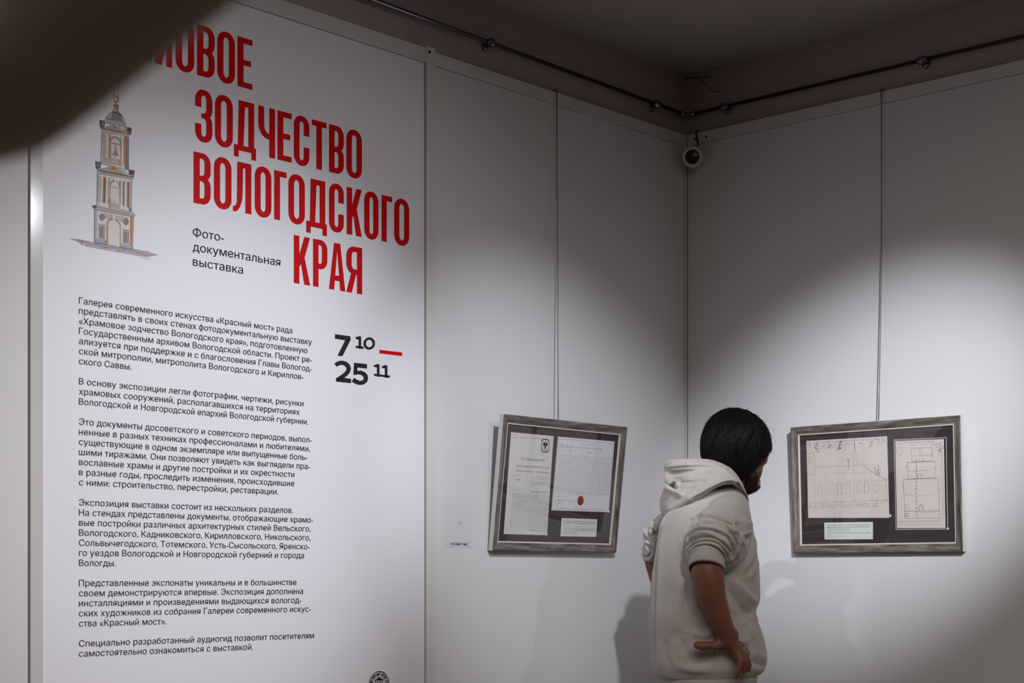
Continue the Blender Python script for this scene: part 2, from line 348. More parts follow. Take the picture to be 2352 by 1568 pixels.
# dates
mb = MB()
def date(body, xa, xb, yb, cap, off):
    t0, z0 = onL(xa, yb); put_text(mb, L3, body, t0, px_t(xb), z0, cap, 0.0009, offset=off, res=6)
t7, z7 = onL(769, 813)
s7 = 1/9.8
def dpoly(*p):
    mb.add([L3(*(lambda q: (q[0], 0.0009, q[1]))(onL(740+x*s7, 740+y*s7))) for x, y in p], [list(range(len(p)))])
dpoly((288, 268), (630, 312), (640, 395), (520, 405), (288, 368))
dpoly((520, 400), (640, 392), (455, 762), (345, 748))
def dstroke(pts, wd):
    P = [np.array(q, float) for q in pts]; L_, R_ = [], []
    for i, p in enumerate(P):
        d = P[min(i+1, len(P)-1)]-P[max(i-1, 0)]; d /= np.linalg.norm(d); nn = np.array([-d[1], d[0]])
        w_ = wd[i] if isinstance(wd, list) else wd
        L_.append(p+nn*w_/2); R_.append(p-nn*w_/2)
    vs = L_+R_; n = len(P)
    mb.add([L3(*(lambda q: (q[0], 0.0009, q[1]))(onL(740+x*s7, 740+y*s7))) for x, y in vs], [[i, i+1, n+i+1, n+i] for i in range(n-1)])
mb.build('date_numeral', M_INK, pt); mb = MB()
dstroke([(303, 968), (340, 935), (400, 912), (460, 910), (530, 935), (580, 985), (596, 1040), (585, 1095), (540, 1155), (470, 1210), (400, 1255), (330, 1300)], [90, 95, 95, 95, 98, 100, 100, 98, 95, 92, 90, 88])
dpoly((313, 1262), (420, 1240), (648, 1272), (648, 1368), (313, 1332))
mb.build('date_numeral', M_INK, pt); mb = MB()
dpoly((716, 908), (1008, 942), (1005, 1040), (780, 1014), (712, 1030))
dpoly((714, 1000), (792, 1010), (785, 1150), (770, 1184), (703, 1176))
dstroke([(745, 1150), (800, 1130), (860, 1130), (925, 1155), (970, 1200), (984, 1255), (968, 1315), (915, 1355), (850, 1362), (780, 1345), (690, 1290)], [60, 80, 92, 95, 98, 98, 98, 95, 92, 95, 100])
mb.build('date_numeral', M_INK, pt); mb = MB()
def one(x, y):                              # slab-footed numeral one, crop units
    dpoly((x-50, y), (x+5, y+5), (x+5, y+285), (x-50, y+280)); dpoly((x-115, y+12), (x-45, y+22), (x-45, y+75), (x-115, y+62)); dpoly((x-60, y), (x-40, y), (x-40, y+50), (x-75, y+30))
    dpoly((x-115, y+215), (x+60, y+235), (x+60, y+285), (x-115, y+262))
one(870, 312); mb.build('date_numeral', M_INK, pt); mb = MB(); one(1283, 940); mb.build('date_numeral', M_INK, pt); mb = MB(); one(1460, 962); mb.build('date_numeral', M_INK, pt); mb = MB()
q = [(1058+102*math.cos(a), 476+112*math.sin(a)) for a in [i*math.pi/20 for i in range(41)]]
dstroke(q, 54)
mb.build('date_numeral', M_INK, pt)
mb = MB(); dpoly((1290, 618), (1796, 678), (1796, 756), (1290, 697)); mb.build('date_dash', M_RED, pt)
# round archive stamp at the foot of the board
mb = MB(); tc_, zc_ = onL(870.5, 1573); R0 = zc_; rr = onL(870.5, 1540.6)[1]-zc_
def arcband(mb, fn, c, r0, r1, n=64, m=0, nn=0.0009, a0=0, a1=2*math.pi):
    vs = []
    for i in range(n+1):
        a = a0+(a1-a0)*i/n
        for r in (r0, r1): vs.append(fn(c[0]-r*math.sin(a), nn, c[1]+r*math.cos(a)))
    mb.add(vs, [[2*i, 2*i+1, 2*i+3, 2*i+2] for i in range(n)], m)
arcband(mb, L3, (tc_, zc_), rr*.945, rr); arcband(mb, L3, (tc_, zc_), rr*.60, rr*.63)
word = 'ГОСУДАРСТВЕННЫЙ АРХИВ ВОЛОГОДСКОЙ ОБЛАСТИ '
for i, ch in enumerate(word):
    if ch == ' ': continue
    v, fs = text_geo(ch, 0.02); v = v*np.array([1, 1])*(rr*.20/CAPH); v[:, 0] -= v[:, 0].mean()
    a = (i-13.5)*2*math.pi/len(word); ca, sa = math.cos(a), math.sin(a); pts = []
    for x, y in v:
        r = rr*.69+y; px_ = x*ca+r*sa; py_ = -x*sa+r*ca
        pts.append(L3(tc_-px_, 0.0009, zc_+py_))
    mb.add(pts, fs)
put_text(mb, L3, 'АРХИВ', tc_+rr*.42, tc_-rr*.42, zc_-rr*.15, rr*.22, 0.0009, offset=0.02)
for k in range(-2, 3): mb.box(lambda a, b, c: L3(tc_-a, b, zc_+c), k*rr*.17-.0012, k*rr*.17+.0012, 0.0005, 0.0009, rr*.14, rr*.36)
mb.add([L3(tc_+rr*.45, .0009, zc_+rr*.36), L3(tc_-rr*.45, .0009, zc_+rr*.36), L3(tc_, .0009, zc_+rr*.56)], [[0, 1, 2]])
mb.build('archive_stamp', M_INK, pt)

# ------------------------------------------------------------------ bell tower picture (crop units of 3.733 per pixel)
TC = [(0.40, 0.37, 0.37), (0.20, 0.18, 0.185), (0.065, 0.055, 0.065), (0.46, 0.27, 0.14), (0.26, 0.10, 0.035), (0.60, 0.57, 0.55), (0.27, 0.31, 0.38), (0.36, 0.29, 0.32), (0.07, 0.05, 0.06)]
TM = [mat('tower_ink', c, 0.6, var=0.18, vscale=60) for c in TC]
STONE, GREY, DARK, OCHRE, BROWN, PALE, BLUE, MAUVE, LINE = range(9)
mb = MB(); lay = [0]
def tw(pts, m, layer=None):
    lay[0] += 1; n = 0.0006+lay[0]*0.000004
    vs = []
    for x, y in pts:
        t, z = onL(150+x/3.733, 200+y/3.733); vs.append(L3(t, n, z))
    mb.add(vs, [list(range(len(pts)))], m)
def ts(x, y0, y1, wd, m, sk=0.0): tw([(x-wd/2, y0), (x+wd/2, y0+wd*.2), (x+wd/2+sk, y1+wd*.2), (x-wd/2+sk, y1)], m)
def tl(x0, y0, x1, y1, wd, m):
    d = math.hypot(x1-x0, y1-y0); nx, ny = -(y1-y0)/d*wd/2, (x1-x0)/d*wd/2
    tw([(x0+nx, y0+ny), (x1+nx, y1+ny), (x1-nx, y1-ny), (x0-nx, y0-ny)], m)
def tarch(cx, cy, rx, ry, wd, m, sl=.2):
    p = [(math.cos(a), math.sin(a)) for a in [math.pi*i/14 for i in range(15)]]
    for i in range(14):
        o = []
        for (c, s_), rr_ in ((p[i], 1), (p[i+1], 1), (p[i+1], 0), (p[i], 0)):
            o.append((cx+c*(rx-(0 if rr_ else wd)), cy-s_*(ry-(0 if rr_ else wd))+c*rx*sl))
        tw(o, m)
def tfill_arch(cx, cy, rx, ry, yb, m, sl=.2):
    tw([(cx-rx, yb-rx*sl), (cx+rx, yb+rx*sl)]+[(cx+math.cos(a)*rx, cy-math.sin(a)*ry+math.cos(a)*rx*sl) for a in [math.pi*i/12 for i in range(13)]], m)
# ground smear and line
tw([(30, 1295), (120, 1305), (270, 1335), (580, 1385), (700, 1408), (800, 1440), (690, 1455), (620, 1440), (430, 1395), (200, 1355), (110, 1325)], MAUVE)
tw([(175, 1352), (640, 1437), (640, 1444), (175, 1360)], PALE); tl(175, 1361, 640, 1445, 4, LINE)
for i in range(46):
    x = random.uniform(90, 720); y = 1310+(x-60)*.175+random.uniform(-14, 26); tl(x, y, x+random.uniform(15, 60), y+random.uniform(2, 16), random.uniform(1.2, 3), random.choice([GREY, MAUVE, DARK]))
tl(640, 1455, 725, 1473, 2, DARK)
# ground storey
tw([(252, 1040), (585, 1100), (575, 1388), (250, 1330)], PALE)
tw([(555, 1105), (583, 1110), (575, 1385), (552, 1380)], OCHRE); ts(566, 1115, 1375, 7, BROWN, -4); tw([(252, 1055), (275, 1060), (272, 1310), (248, 1305)], STONE)
tw([(300, 1075), (540, 1118), (535, 1165), (300, 1120)], STONE)
for cx, cy in ((313, 1116), (520, 1155)):
    tw([(cx+24*math.cos(a), cy+28*math.sin(a)) for a in [i*math.pi/9 for i in range(18)]], DARK); tw([(cx+20*math.cos(a), cy+24*math.sin(a)) for a in [i*math.pi/9 for i in range(18)]], GREY)
for x0, y0 in ((290, 1188), (498, 1228)):
    tw([(x0-4, y0-6), (x0+46, y0+2), (x0+46, y0+118), (x0-4, y0+110)], DARK); tw([(x0, y0), (x0+40, y0+6), (x0+40, y0+112), (x0, y0+106)], STONE); tw([(x0+4, y0+8), (x0+34, y0+12), (x0+34, y0+104), (x0+4, y0+100)], GREY)
    tw([(x0-18, y0-26), (x0+58, y0-14), (x0+58, y0-4), (x0-18, y0-16)], PALE); tl(x0-18, y0-15, x0+58, y0-3, 3, DARK)
tw([(248, 1296), (358, 1316), (358, 1350), (248, 1330)], BLUE); tw([(462, 1340), (578, 1360), (578, 1390), (462, 1372)], BLUE); tl(248, 1332, 360, 1352, 5, DARK); tl(462, 1372, 578, 1391, 5, DARK)
tfill_arch(415, 1185, 60, 58, 1356, OCHRE); tarch(415, 1185, 60, 58, 7, BROWN); ts(356, 1180, 1345, 6, BROWN); ts(474, 1205, 1365, 5, OCHRE)
tfill_arch(416, 1190, 49, 50, 1360, PALE)
mbk = len(mb.v)
tw([(398, 1080), (434, 1086), (428, 1138), (404, 1134)], PALE); tl(398, 1080, 404, 1134, 3, GREY); tl(434, 1086, 428, 1138, 3, GREY)
tw([(228, 1015), (262, 1008), (580, 1072), (605, 1102), (585, 1112), (250, 1050)], STONE); tl(250, 1050, 588, 1112, 5, DARK); tl(230, 1018, 602, 1100, 5, GREY); tw([(228, 1015), (262, 1012), (268, 1030), (248, 1046)], DARK)
# middle storey
tw([(275, 745), (570, 790), (565, 1062), (272, 1005)], PALE)
for x, wd, m, y0, y1 in ((285, 16, STONE, 752, 985), (300, 8, OCHRE, 760, 990), (316, 20, PALE, 765, 985), (333, 14, BROWN, 770, 990), (345, 10, DARK, 772, 992), (358, 20, PALE, 770, 998), (376, 12, OCHRE, 775, 1000),
                         (468, 12, GREY, 800, 1010), (484, 20, PALE, 800, 1015), (500, 12, BROWN, 805, 1018), (518, 22, PALE, 808, 1020), (536, 8, DARK, 812, 1030), (544, 12, BROWN, 815, 1040), (556, 18, STONE, 800, 1050)):
    ts(x, y0, y1, wd, m, -8 if x < 400 else -2)
for x in (307, 326, 349, 367, 476, 492, 509, 528): ts(x, 765+x*.08, 985+x*.06, 2, GREY, -5)
tw([(290, 985), (378, 1002), (378, 1035), (285, 1015)], PALE); tw([(465, 1018), (540, 1032), (540, 1060), (462, 1046)], PALE); tw([(545, 1030), (565, 1034), (566, 1068), (545, 1064)], GREY); tl(378, 950, 378, 1035, 6, DARK)
tfill_arch(424, 850, 44, 52, 1045, STONE); tarch(424, 850, 44, 52, 8, GREY); tfill_arch(424, 855, 34, 42, 1000, PALE)
tl(384, 846, 466, 868, 6, STONE); tl(384, 851, 466, 873, 3, DARK)
for y in (968, 985, 1002): tl(388, y, 458, y+16, 3, GREY)
tw([(412, 780), (434, 784), (431, 822), (415, 818)], PALE); tl(412, 780, 415, 820, 3, DARK)
# cornice and pediment of the middle storey
tw([(258, 635), (305, 645), (302, 690), (280, 712), (262, 690)], DARK); tw([(545, 705), (594, 715), (588, 775), (548, 765)], DARK); tw([(270, 650), (290, 655), (285, 690), (268, 680)], GREY)
tw([(275, 700), (590, 758), (585, 790), (275, 745)], STONE); tl(278, 712, 585, 770, 10, DARK); tl(275, 738, 572, 792, 4, GREY)
tw([(300, 706), (428, 676), (555, 762)], STONE); tw([(345, 712), (430, 690), (505, 748)], OCHRE); tw([(360, 705), (430, 684), (440, 700)], BROWN); tl(300, 704, 430, 677, 6, DARK); tl(430, 677, 556, 762, 8, PALE); tl(428, 672, 560, 758, 4, DARK)
for i in range(14): ts(300+i*19, 722+i*3.4, 732+i*3.4, 7, DARK)
# upper storey
tw([(312, 395), (542, 425), (540, 712), (305, 650)], PALE)
for x, wd, m, y0, y1 in ((322, 12, STONE, 398, 600), (340, 22, OCHRE, 400, 610), (342, 12, STONE, 400, 610), (356, 4, GREY, 400, 615), (364, 16, PALE, 402, 615), (378, 12, BROWN, 405, 640), (386, 14, OCHRE, 408, 650),
                         (476, 8, OCHRE, 430, 640), (490, 18, PALE, 430, 640), (503, 8, GREY, 432, 650), (517, 26, BROWN, 420, 655), (513, 9, OCHRE, 425, 650), (537, 12, GREY, 430, 670)):
    ts(x, y0, y1, wd, m, -4 if x < 400 else 0)
tw([(325, 605), (380, 615), (385, 680), (305, 655)], STONE); tw([(468, 645), (505, 655), (505, 705), (465, 690)], PALE); tw([(508, 650), (545, 660), (545, 712), (508, 706)], GREY)
tl(325, 612, 380, 622, 3, DARK); tl(468, 650, 545, 664, 3, DARK)
tfill_arch(430, 475, 50, 52, 668, OCHRE); tarch(430, 475, 50, 52, 10, GREY); tfill_arch(430, 480, 36, 40, 620, PALE)
tl(395, 478, 475, 494, 5, DARK); tl(398, 485, 475, 500, 3, GREY)
tw([(420, 516), (438, 519), (444, 560), (458, 592), (432, 590), (398, 580), (412, 556)], GREY); tw([(424, 520), (432, 522), (432, 575), (410, 575)], OCHRE); ts(428, 492, 516, 6, DARK); ts(428, 590, 603, 7, LINE)
for y in (598, 612, 628): tl(392, y, 462, y+14, 3, GREY)
tw([(392, 618), (460, 632), (460, 668), (388, 652)], STONE)
# upper cornice, pediment
tw([(293, 282), (338, 290), (336, 350), (305, 352), (296, 330)], DARK); tw([(310, 295), (330, 298), (328, 340), (312, 338)], GREY); tw([(528, 342), (568, 350), (562, 410), (532, 402)], DARK)
tw([(310, 345), (555, 392), (545, 425), (312, 392)], STONE); tl(308, 352, 552, 402, 9, DARK); tl(314, 388, 500, 420, 4, PALE); ts(517, 335, 400, 20, STONE)
tw([(345, 345), (432, 320), (520, 395)], STONE); tw([(380, 352), (432, 334), (490, 388)], OCHRE); tw([(400, 345), (432, 334), (436, 352)], BROWN); tl(345, 345, 433, 320, 5, DARK); tl(433, 322, 522, 396, 6, PALE); tl(433, 317, 524, 390, 4, DARK)
# drum and dome
tw([(345, 275), (520, 308), (522, 345), (345, 310)], STONE); tl(345, 290, 518, 322, 3, GREY)
tw([(345, 275), (350, 262), (362, 240), (380, 222), (405, 210), (440, 212), (465, 222), (485, 242), (500, 272), (512, 305)], GREY)
tw([(352, 262), (362, 242), (382, 226), (400, 222), (395, 262), (385, 275)], STONE); tw([(405, 212), (440, 214), (468, 226), (486, 246), (470, 242), (440, 228), (405, 222)], DARK); tw([(470, 262), (488, 262), (505, 300), (490, 296)], STONE)
tw([(400, 208), (414, 190), (418, 170), (410, 160), (428, 140), (456, 160), (448, 176), (450, 196), (465, 222)], OCHRE); tw([(410, 158), (430, 138), (458, 160), (456, 172), (412, 166)], GREY); tw([(440, 150), (458, 162), (450, 196), (464, 220), (446, 210), (438, 176)], BROWN)
tw([(420, 120), (448, 126), (434, 140)], LINE); tl(416, 72, 458, 80, 3, GREY); tl(416, 72, 416, 120, 3, GREY); tl(458, 80, 456, 130, 3, GREY); tl(416, 120, 456, 130, 3, GREY); tl(424, 84, 450, 88, 3, GREY); tl(450, 88, 449, 118, 3, DARK)
tl(420, -40, 418, 72, 2, GREY); tl(452, -20, 456, 80, 2, GREY)
# silhouette lines
for a in ((250, 1050, 250, 1330), (585, 1112, 577, 1388), (275, 745, 272, 1008), (570, 790, 566, 1065), (315, 395, 305, 650), (543, 425, 541, 710)): tl(*a, 3, GREY)
mb.build('bell_tower_picture', TM, pt)

# ------------------------------------------------------------------ rail, cords, camera, wires, sticker
rail = MB(); nR_ = 0.004
def zrail(q, L=True):
    return (onL if L else onR)(*q, nR_)
cz = [zrail((870, 5)), zrail((1128, 98.5)), zrail((1510, 240))]; zr = sum(z for _, z in cz)/3
cr = [zrail((1663, 245), False), zrail((2118, 138), False), zrail((2352, 85), False)]; zr2 = sum(z for _, z in cr)/3
zR = 2.8112; zL = lambda a: 2.8118+.0148*a
rl = empty('picture_rail_tube', room(nR_, nR_, zR), 'thin dark chrome picture rail tube running round the corner above the boards', 'rail')
MB().tube([L3(7.0, nR_, zL(1.45)), L3(1.45, nR_, zL(1.45)), L3(nR_+.02, nR_, zL(0))], 0.0065, 14).build('rail_tube', M_CHROME, rl, smooth=True)
MB().tube([R3(nR_+.02, nR_, zR), R3(6.0, nR_, zR)], 0.0065, 14).build('rail_tube', M_CHROME, rl, smooth=True)
MB().tube([L3(nR_+.035, nR_, zR), L3(nR_+.012, nR_, zR), room(nR_+.004, nR_+.004, zR), R3(nR_+.012, nR_, zR), R3(nR_+.035, nR_, zR)], 0.0085, 14).build('corner_joint', M_CHROME, rl, smooth=True)
def bracket(fn, a, zR):
    c = fn(a, nR_, zR); out = fn(a, 1, 0)-fn(a, 0, 0); b = MB()
    al = fn(a+1, 0, 0)-fn(a, 0, 0)
    b.lathe(c, al, [(0.0066, -.018), (.009, -.016), (.009, -.011), (.0125, -.007), (.0135, 0), (.0125, .007), (.009, .011), (.009, .016), (.0066, .018)], 18)
    b.tube([fn(a, BACK, zR-.008), fn(a, BACK+.012, zR-.006), fn(a, nR_, zR)], 0.005, 10)
    b.lathe(fn(a, BACK, zR-.008), out, [(.0001, 0.0005), (.012, 0.0005), (.012, .003), (.007, .008), (.0001, .009)], 18)
    b.build('bracket', M_CHROME, rl, smooth=True)
bracket(L3, cz[1][0], cz[1][1]); bracket(L3, cz[2][0], cz[2][1]); bracket(R3, cr[0][0], zR); bracket(R3, cr[1][0], zR)
# cords
def cordL(px0, py0, px1, py1, fn, on, nb, label):
    a0, z0 = on(px0, py0, 0.008); a1, z1 = on(px1, py1, nb)
    P = [fn(a0, BACK+.010, ZT+.003), fn(a0, BACK+.012, ZT+.005), fn(a0, -.002, ZT+.007), fn(a0, .007, ZT+.006), fn(a0, .009, ZT)]
    for k in range(1, 13):
        q = k/12; P.append(fn(a0+(a1-a0)*q+.004*math.sin(q*3.1)*(-1 if fn is L3 else 1), .009+(nb-.009)*q**1.3, ZT+(z1-ZT)*q))
    root = empty('hanging_cord', P[-1], label, 'cord')
    MB().tube(P[4:], .0015, 8).build('cord', M_STEEL, root, smooth=True)
    h_ = MB().tube(P[:5], .0022, 8); h_.build('hook', M_STEEL, root, smooth=True)
    MB().lathe(P[4], (0, 0, -1), [(.0001, 0), (.003, 0), (.003, .03), (.0015, .036)], 10).build('ferrule', M_STEEL, root, smooth=True)
    return root
# security camera in the corner
s0, z0 = onR(1600, 362, 0.0)
sc_ = empty('security_camera', R3(s0, 0, z0), 'small white turret security camera with black lens high in the room corner', 'camera')
c0 = R3(s0, 0, z0)
MB().lathe(c0, TL, [(.0001, .0005), (.040, .0005), (.040, .006), (.037, .012), (.030, .016), (.029, .010), (.0001, .010)], 48).build('mounting_ring', M_CAMW, sc_, smooth=True)
tip = W(1589.8, 359.6, c0[1]-.078); ax = np.array([-.25, -1.0, -.18]); ax /= np.linalg.norm(ax)
ctr = tip-ax*.030
prof = [(.0001, -.030), (.018, -.026), (.029, -.016), (.0345, 0.0), (.0345, .016), (.0335, .026), (.0315, .030), (.0255, .0315), (.0235, .030), (.0225, .022), (.0001, .021)]
hs = MB().lathe(ctr, ax, prof, 48).build('turret', M_CAMW, sc_, smooth=True)
MB().lathe(ctr, ax, [(.0001, .0215), (.0222, .0215), (.0222, .026), (.017, .0275), (.008, .0285), (.0001, .029)], 40).build('lens_window', M_BLACK, hs, smooth=True)
MB().lathe(c0, TL, [(.0001, .0105), (.0288, .0105), (.027, .0135), (.0001, .0135)], 40).build('socket', M_BLACK, sc_, smooth=True)
MB().lathe(R3(s0+.03, .008, z0-.022), TL, [(.0001, 0), (.0022, 0), (.0022, .004), (.0001, .0045)], 12).build('screw', M_SCREW, sc_)
sa, za = onR(1598.3, 304, .006); sb, zb = onR(1603.5, 340, .012)
tag(MB().tube([R3(sa-.001, BACK+.012, za+.008), R3(sa, .002, za+.005), R3(sa, .0065, za), R3((sa+sb)/2+.001, .008, (za+zb)/2), R3(sb, .012, zb), R3(sb, .008, zb-.006)], 0.0027, 10).build('camera_cable', M_SCREW, smooth=True), 'short dark cable running from the board top down to the security camera', 'cable')
# loose wires under the ceiling at the corner
P = [(1572, 179), (1600, 178), (1617, 190), (1629, 205), (1640, 211), (1654, 210)]
wz = MB().tube([R3(onR(x, y, BACK+.004)[0], BACK+.004, min(ZC-.004, onR(x, y, BACK+.004)[1])) for x, y in P], 0.0011, 6)
wz.tube([R3(onR(x, y, BACK+.004)[0], BACK+.004, min(ZC-.003, onR(x, y, BACK+.004)[1])) for x, y in [(1574, 179), (1600, 179.5), (1634, 175.5)]], 0.0009, 6)
tag(wz.build('loose_wire', M_SCREW, smooth=True), 'thin dark loose wire drooping under the ceiling in the room corner', 'wire')
# audio guide sticker (the code itself is left out)
M_STK = mat('sticker_paper', (0.60, 0.60, 0.62), 0.55)
ta, z1 = onL(1021.5, 1154); tb, z2 = onL(1083, 1257)
sk = empty('audio_guide_sticker', L3((ta+tb)/2, 0.0003, z2), 'small white sticker with the word аудиогид beside the framed letters', 'sticker')
MB().box(L3, tb, ta, 0.0002, 0.0008, z2, z1).build('paper', M_STK, sk)
mb = MB(); put_text(mb, L3, 'аудиогид', onL(1034.2, 1250)[0], onL(1074, 1250)[0], onL(1034, 1251)[1], 0.0086, 0.0011, offset=0.006); mb.build('sticker_lettering', M_INK, sk)
mb = MB(); hc = onL(1055, 1199); arcband(mb, L3, hc, .0042, .0046, 20, 0, .0011, -1.7, 1.7)
for sg in (-1, 1): mb.box(lambda a, b, c: L3(hc[0]+sg*.0046+a, b, hc[1]-.0035+c), -.0011, .0011, .0009, .0012, -.0026, .0022)
mb.build('headphone_icon', mat('icon_grey', (.18, .16, .18), .5), sk)
# ------------------------------------------------------------------ framed documents
def wood():
    m = mat('weathered_frame_wood', (0.20, 0.165, 0.14), 0.55, spec=0.3); nt = m.node_tree; b = nt.nodes['Principled BSDF']
    tc = nt.nodes.new('ShaderNodeTexCoord'); mp = nt.nodes.new('ShaderNodeMapping'); n = nt.nodes.new('ShaderNodeTexNoise'); r = nt.nodes.new('ShaderNodeValToRGB')
    mp.inputs['Scale'].default_value = (8, 70, 1); n.inputs['Scale'].default_value = 1.0; n.inputs['Detail'].default_value = 7; n.inputs['Roughness'].default_value = .65
    nt.links.new(tc.outputs['UV'], mp.inputs['Vector']); nt.links.new(mp.outputs['Vector'], n.inputs['Vector']); nt.links.new(n.outputs['Fac'], r.inputs['Fac'])
    e = r.color_ramp.elements; e[0].position = .32; e[0].color = (.035, .026, .022, 1); e[1].position = .72; e[1].color = (.32, .305, .29, 1)
    q = e.new(.5); q.color = (.135, .115, .10, 1)
    nt.links.new(r.outputs['Color'], b.inputs['Base Color'])
    return m
M_WOOD = wood()
M_LIP = mat('frame_lip', (0.62, 0.56, 0.50), 0.35); M_SIDE = mat('frame_side', (0.55, 0.57, 0.54), 0.4)
M_MAT = mat('dark_mat', (0.050, 0.040, 0.044), 0.8, spec=0.1, bump=(1500, .1, .0003))
M_PAP = mat('white_paper', (0.70, 0.685, 0.675), 0.8, spec=.1, var=.05, vscale=9); M_PAP2 = mat('blueish_paper', (0.74, 0.74, 0.77), 0.8, spec=.1, var=.03, vscale=9)
M_PINK = mat('old_pink_paper', (0.70, 0.625, 0.59), 0.85, spec=.1, var=.09, vscale=7)
M_CARD = mat('caption_card_paper', (0.74, 0.78, 0.76), 0.7)
M_GINK = mat('grey_handwriting', (0.14, 0.13, 0.14), 0.8, spec=.05); M_BINK = mat('brown_handwriting', (0.19, 0.12, 0.095), 0.8, spec=.05); M_DINK = mat('dark_handwriting', (0.05, 0.035, 0.035), 0.8, spec=.05)
M_PENC = mat('pencil_line', (0.21, 0.165, 0.155), 0.8, spec=.05)
M_SEAL = mat('red_wax', (0.30, 0.018, 0.014), 0.35)
def glass():
    m = bpy.data.materials.new('picture_glass'); m.use_nodes = True; nt = m.node_tree; nt.nodes.clear()
    o = nt.nodes.new('ShaderNodeOutputMaterial'); mx = nt.nodes.new('ShaderNodeMixShader'); t = nt.nodes.new('ShaderNodeBsdfTransparent'); g = nt.nodes.new('ShaderNodeBsdfGlossy'); fr = nt.nodes.new('ShaderNodeMath'); lw_ = nt.nodes.new('ShaderNodeLayerWeight'); pw = nt.nodes.new('ShaderNodeMath')
    pw.operation = 'POWER'; pw.inputs[1].default_value = 5; fr.operation = 'MULTIPLY_ADD'; fr.inputs[1].default_value = .96; fr.inputs[2].default_value = .04; nt.links.new(lw_.outputs['Facing'], pw.inputs[0]); nt.links.new(pw.outputs[0], fr.inputs[0]); lw_.inputs[0].default_value = .5; g.inputs['Roughness'].default_value = 0.01; t.inputs['Color'].default_value = (.97, .97, .97, 1)
    nt.links.new(fr.outputs[0], mx.inputs[0]); nt.links.new(t.outputs[0], mx.inputs[1]); nt.links.new(g.outputs[0], mx.inputs[2]); nt.links.new(mx.outputs[0], o.inputs[0])
    return m
M_GLASS = glass()
class Frame:
    def __init__(s, P0, P1, eu, wd, name, label):
        s.P0 = P0; s.eu = eu; s.ev = (P1-P0); s.h = np.linalg.norm(s.ev); s.ev = s.ev/s.h; s.en = np.cross(s.eu, s.ev); s.w = wd
        s.root = empty(name, P0+eu*wd/2+s.en*-.01, label, 'picture frame', 'framed archive documents on the boards')
        fn = s.at
        PR = [(0, 0), (.0025, .0012), (.007, .0006), (.012, -.0014), (.0185, -.0042), (.0235, -.0052)]
        W_, Hh = wd, s.h
        cor = [((0, 0), (1, 1)), ((W_, 0), (-1, 1)), ((W_, Hh), (-1, -1)), ((0, Hh), (1, -1))]
        for k in range(4):
            (ax, ay), (dx, dy) = cor[k]; (bx, by), (ex, ey) = cor[(k+1) % 4]; vs = []; uv = []
            L_ = W_ if k % 2 == 0 else Hh
            prof = [(0, -.016)]+PR+[(.0235, -.012)]
            for (d, n) in prof:
                vs.append(fn(ax+dx*d, ay+dy*d, n)); vs.append(fn(bx+ex*d, by+ey*d, n))
            o = mk('moulding', vs, [[2*i, 2*i+1, 2*i+3, 2*i+2] for i in range(len(prof)-1)]+[[0, len(vs)-2, len(vs)-1, 1]], [M_WOOD, M_SIDE], s.root, mi=[1]+[0]*(len(prof)-1))
            me = o.data; ul = me.uv_layers.new(name='uv')
            for pl_ in me.polygons:
                for li in pl_.loop_indices:
                    vi = me.loops[li].vertex_index; i, e = vi//2, vi % 2; d = prof[i][0]
                    ul.data[li].uv = ((d if e == 0 else L_-d)*1.0+k*3.3, d*1.0+k*.7)
        lp = MB(); Q = [(.0235, -.0045), (.0262, -.0045), (.0275, -.0066), (.0275, -.0100)]
        for k in range(4):
            (ax, ay), (dx, dy) = cor[k]; (bx, by), (ex, ey) = cor[(k+1) % 4]; vs = []
            for (d, n) in Q: vs.append(fn(ax+dx*d, ay+dy*d, n)); vs.append(fn(bx+ex*d, by+ey*d, n))
            lp.add(vs, [[2*i, 2*i+1, 2*i+3, 2*i+2] for i in range(3)])
        lp.build('inner_lip', M_LIP, s.root)
        MB().box(fn, .002, W_-.002, .002, Hh-.002, -.016, -.0115).build('backing', M_SIDE, s.root)
        MB().box(fn, .024, W_-.024, .024, Hh-.024, -.0112, -.0096).build('mat_board', M_MAT, s.root)
        MB().box(fn, .027, W_-.027, .027, Hh-.027, -.0074, -.0068).build('glass', M_GLASS, s.root)
        MB().tube([fn(W_/2-.02, Hh-.03, -.0165), fn(W_/2, Hh+.0, -.0185), fn(W_/2+.02, Hh-.03, -.0165)], .001, 6).build('hanging_wire', M_STEEL, s.root)
    def at(s, u, v, n): return s.P0+s.eu*u+s.ev*v+s.en*n
    def inv(s, px, py, n=-.009):
        p = hit(px, py, s.at(0, 0, n), s.en)-s.P0; return float(p@s.eu), float(p@s.ev)
    def quad(s, P, m, name, parent=None, n0=-.0096, n1=-.0090):
        q = [s.inv(*p) for p in P]; vs = [s.at(u, v, n1) for u, v in q]+[s.at(u, v, n0) for u, v in q]
        return mk(name, vs, [[0, 1, 2, 3], [4, 7, 6, 5]]+[[i, i+4, (i+1) % 4+4, (i+1) % 4] for i in range(4)], m, parent or s.root)
c7 = lambda x, y: (990+x/4.127, 920+y/4.127)
c8 = lambda x, y: (1780+x/4.127, 920+y/4.127)
def ribbon(mb, fn, pts, w_, m=0):
    """flat stroke in surface coordinates (a, b)"""
    P = [np.array(p, float) for p in pts]; vs = []
    for i, p in enumerate(P):
        d = P[min(i+1, len(P)-1)]-P[max(i-1, 0)]; l = np.linalg.norm(d)+1e-9; nn = np.array([-d[1], d[0]])/l*w_/2
        vs += [fn(*(p+nn)), fn(*(p-nn))]
    mb.add(vs, [[2*i, 2*i+1, 2*i+3, 2*i+2] for i in range(len(P)-1)], m)
rg = random.Random(11)
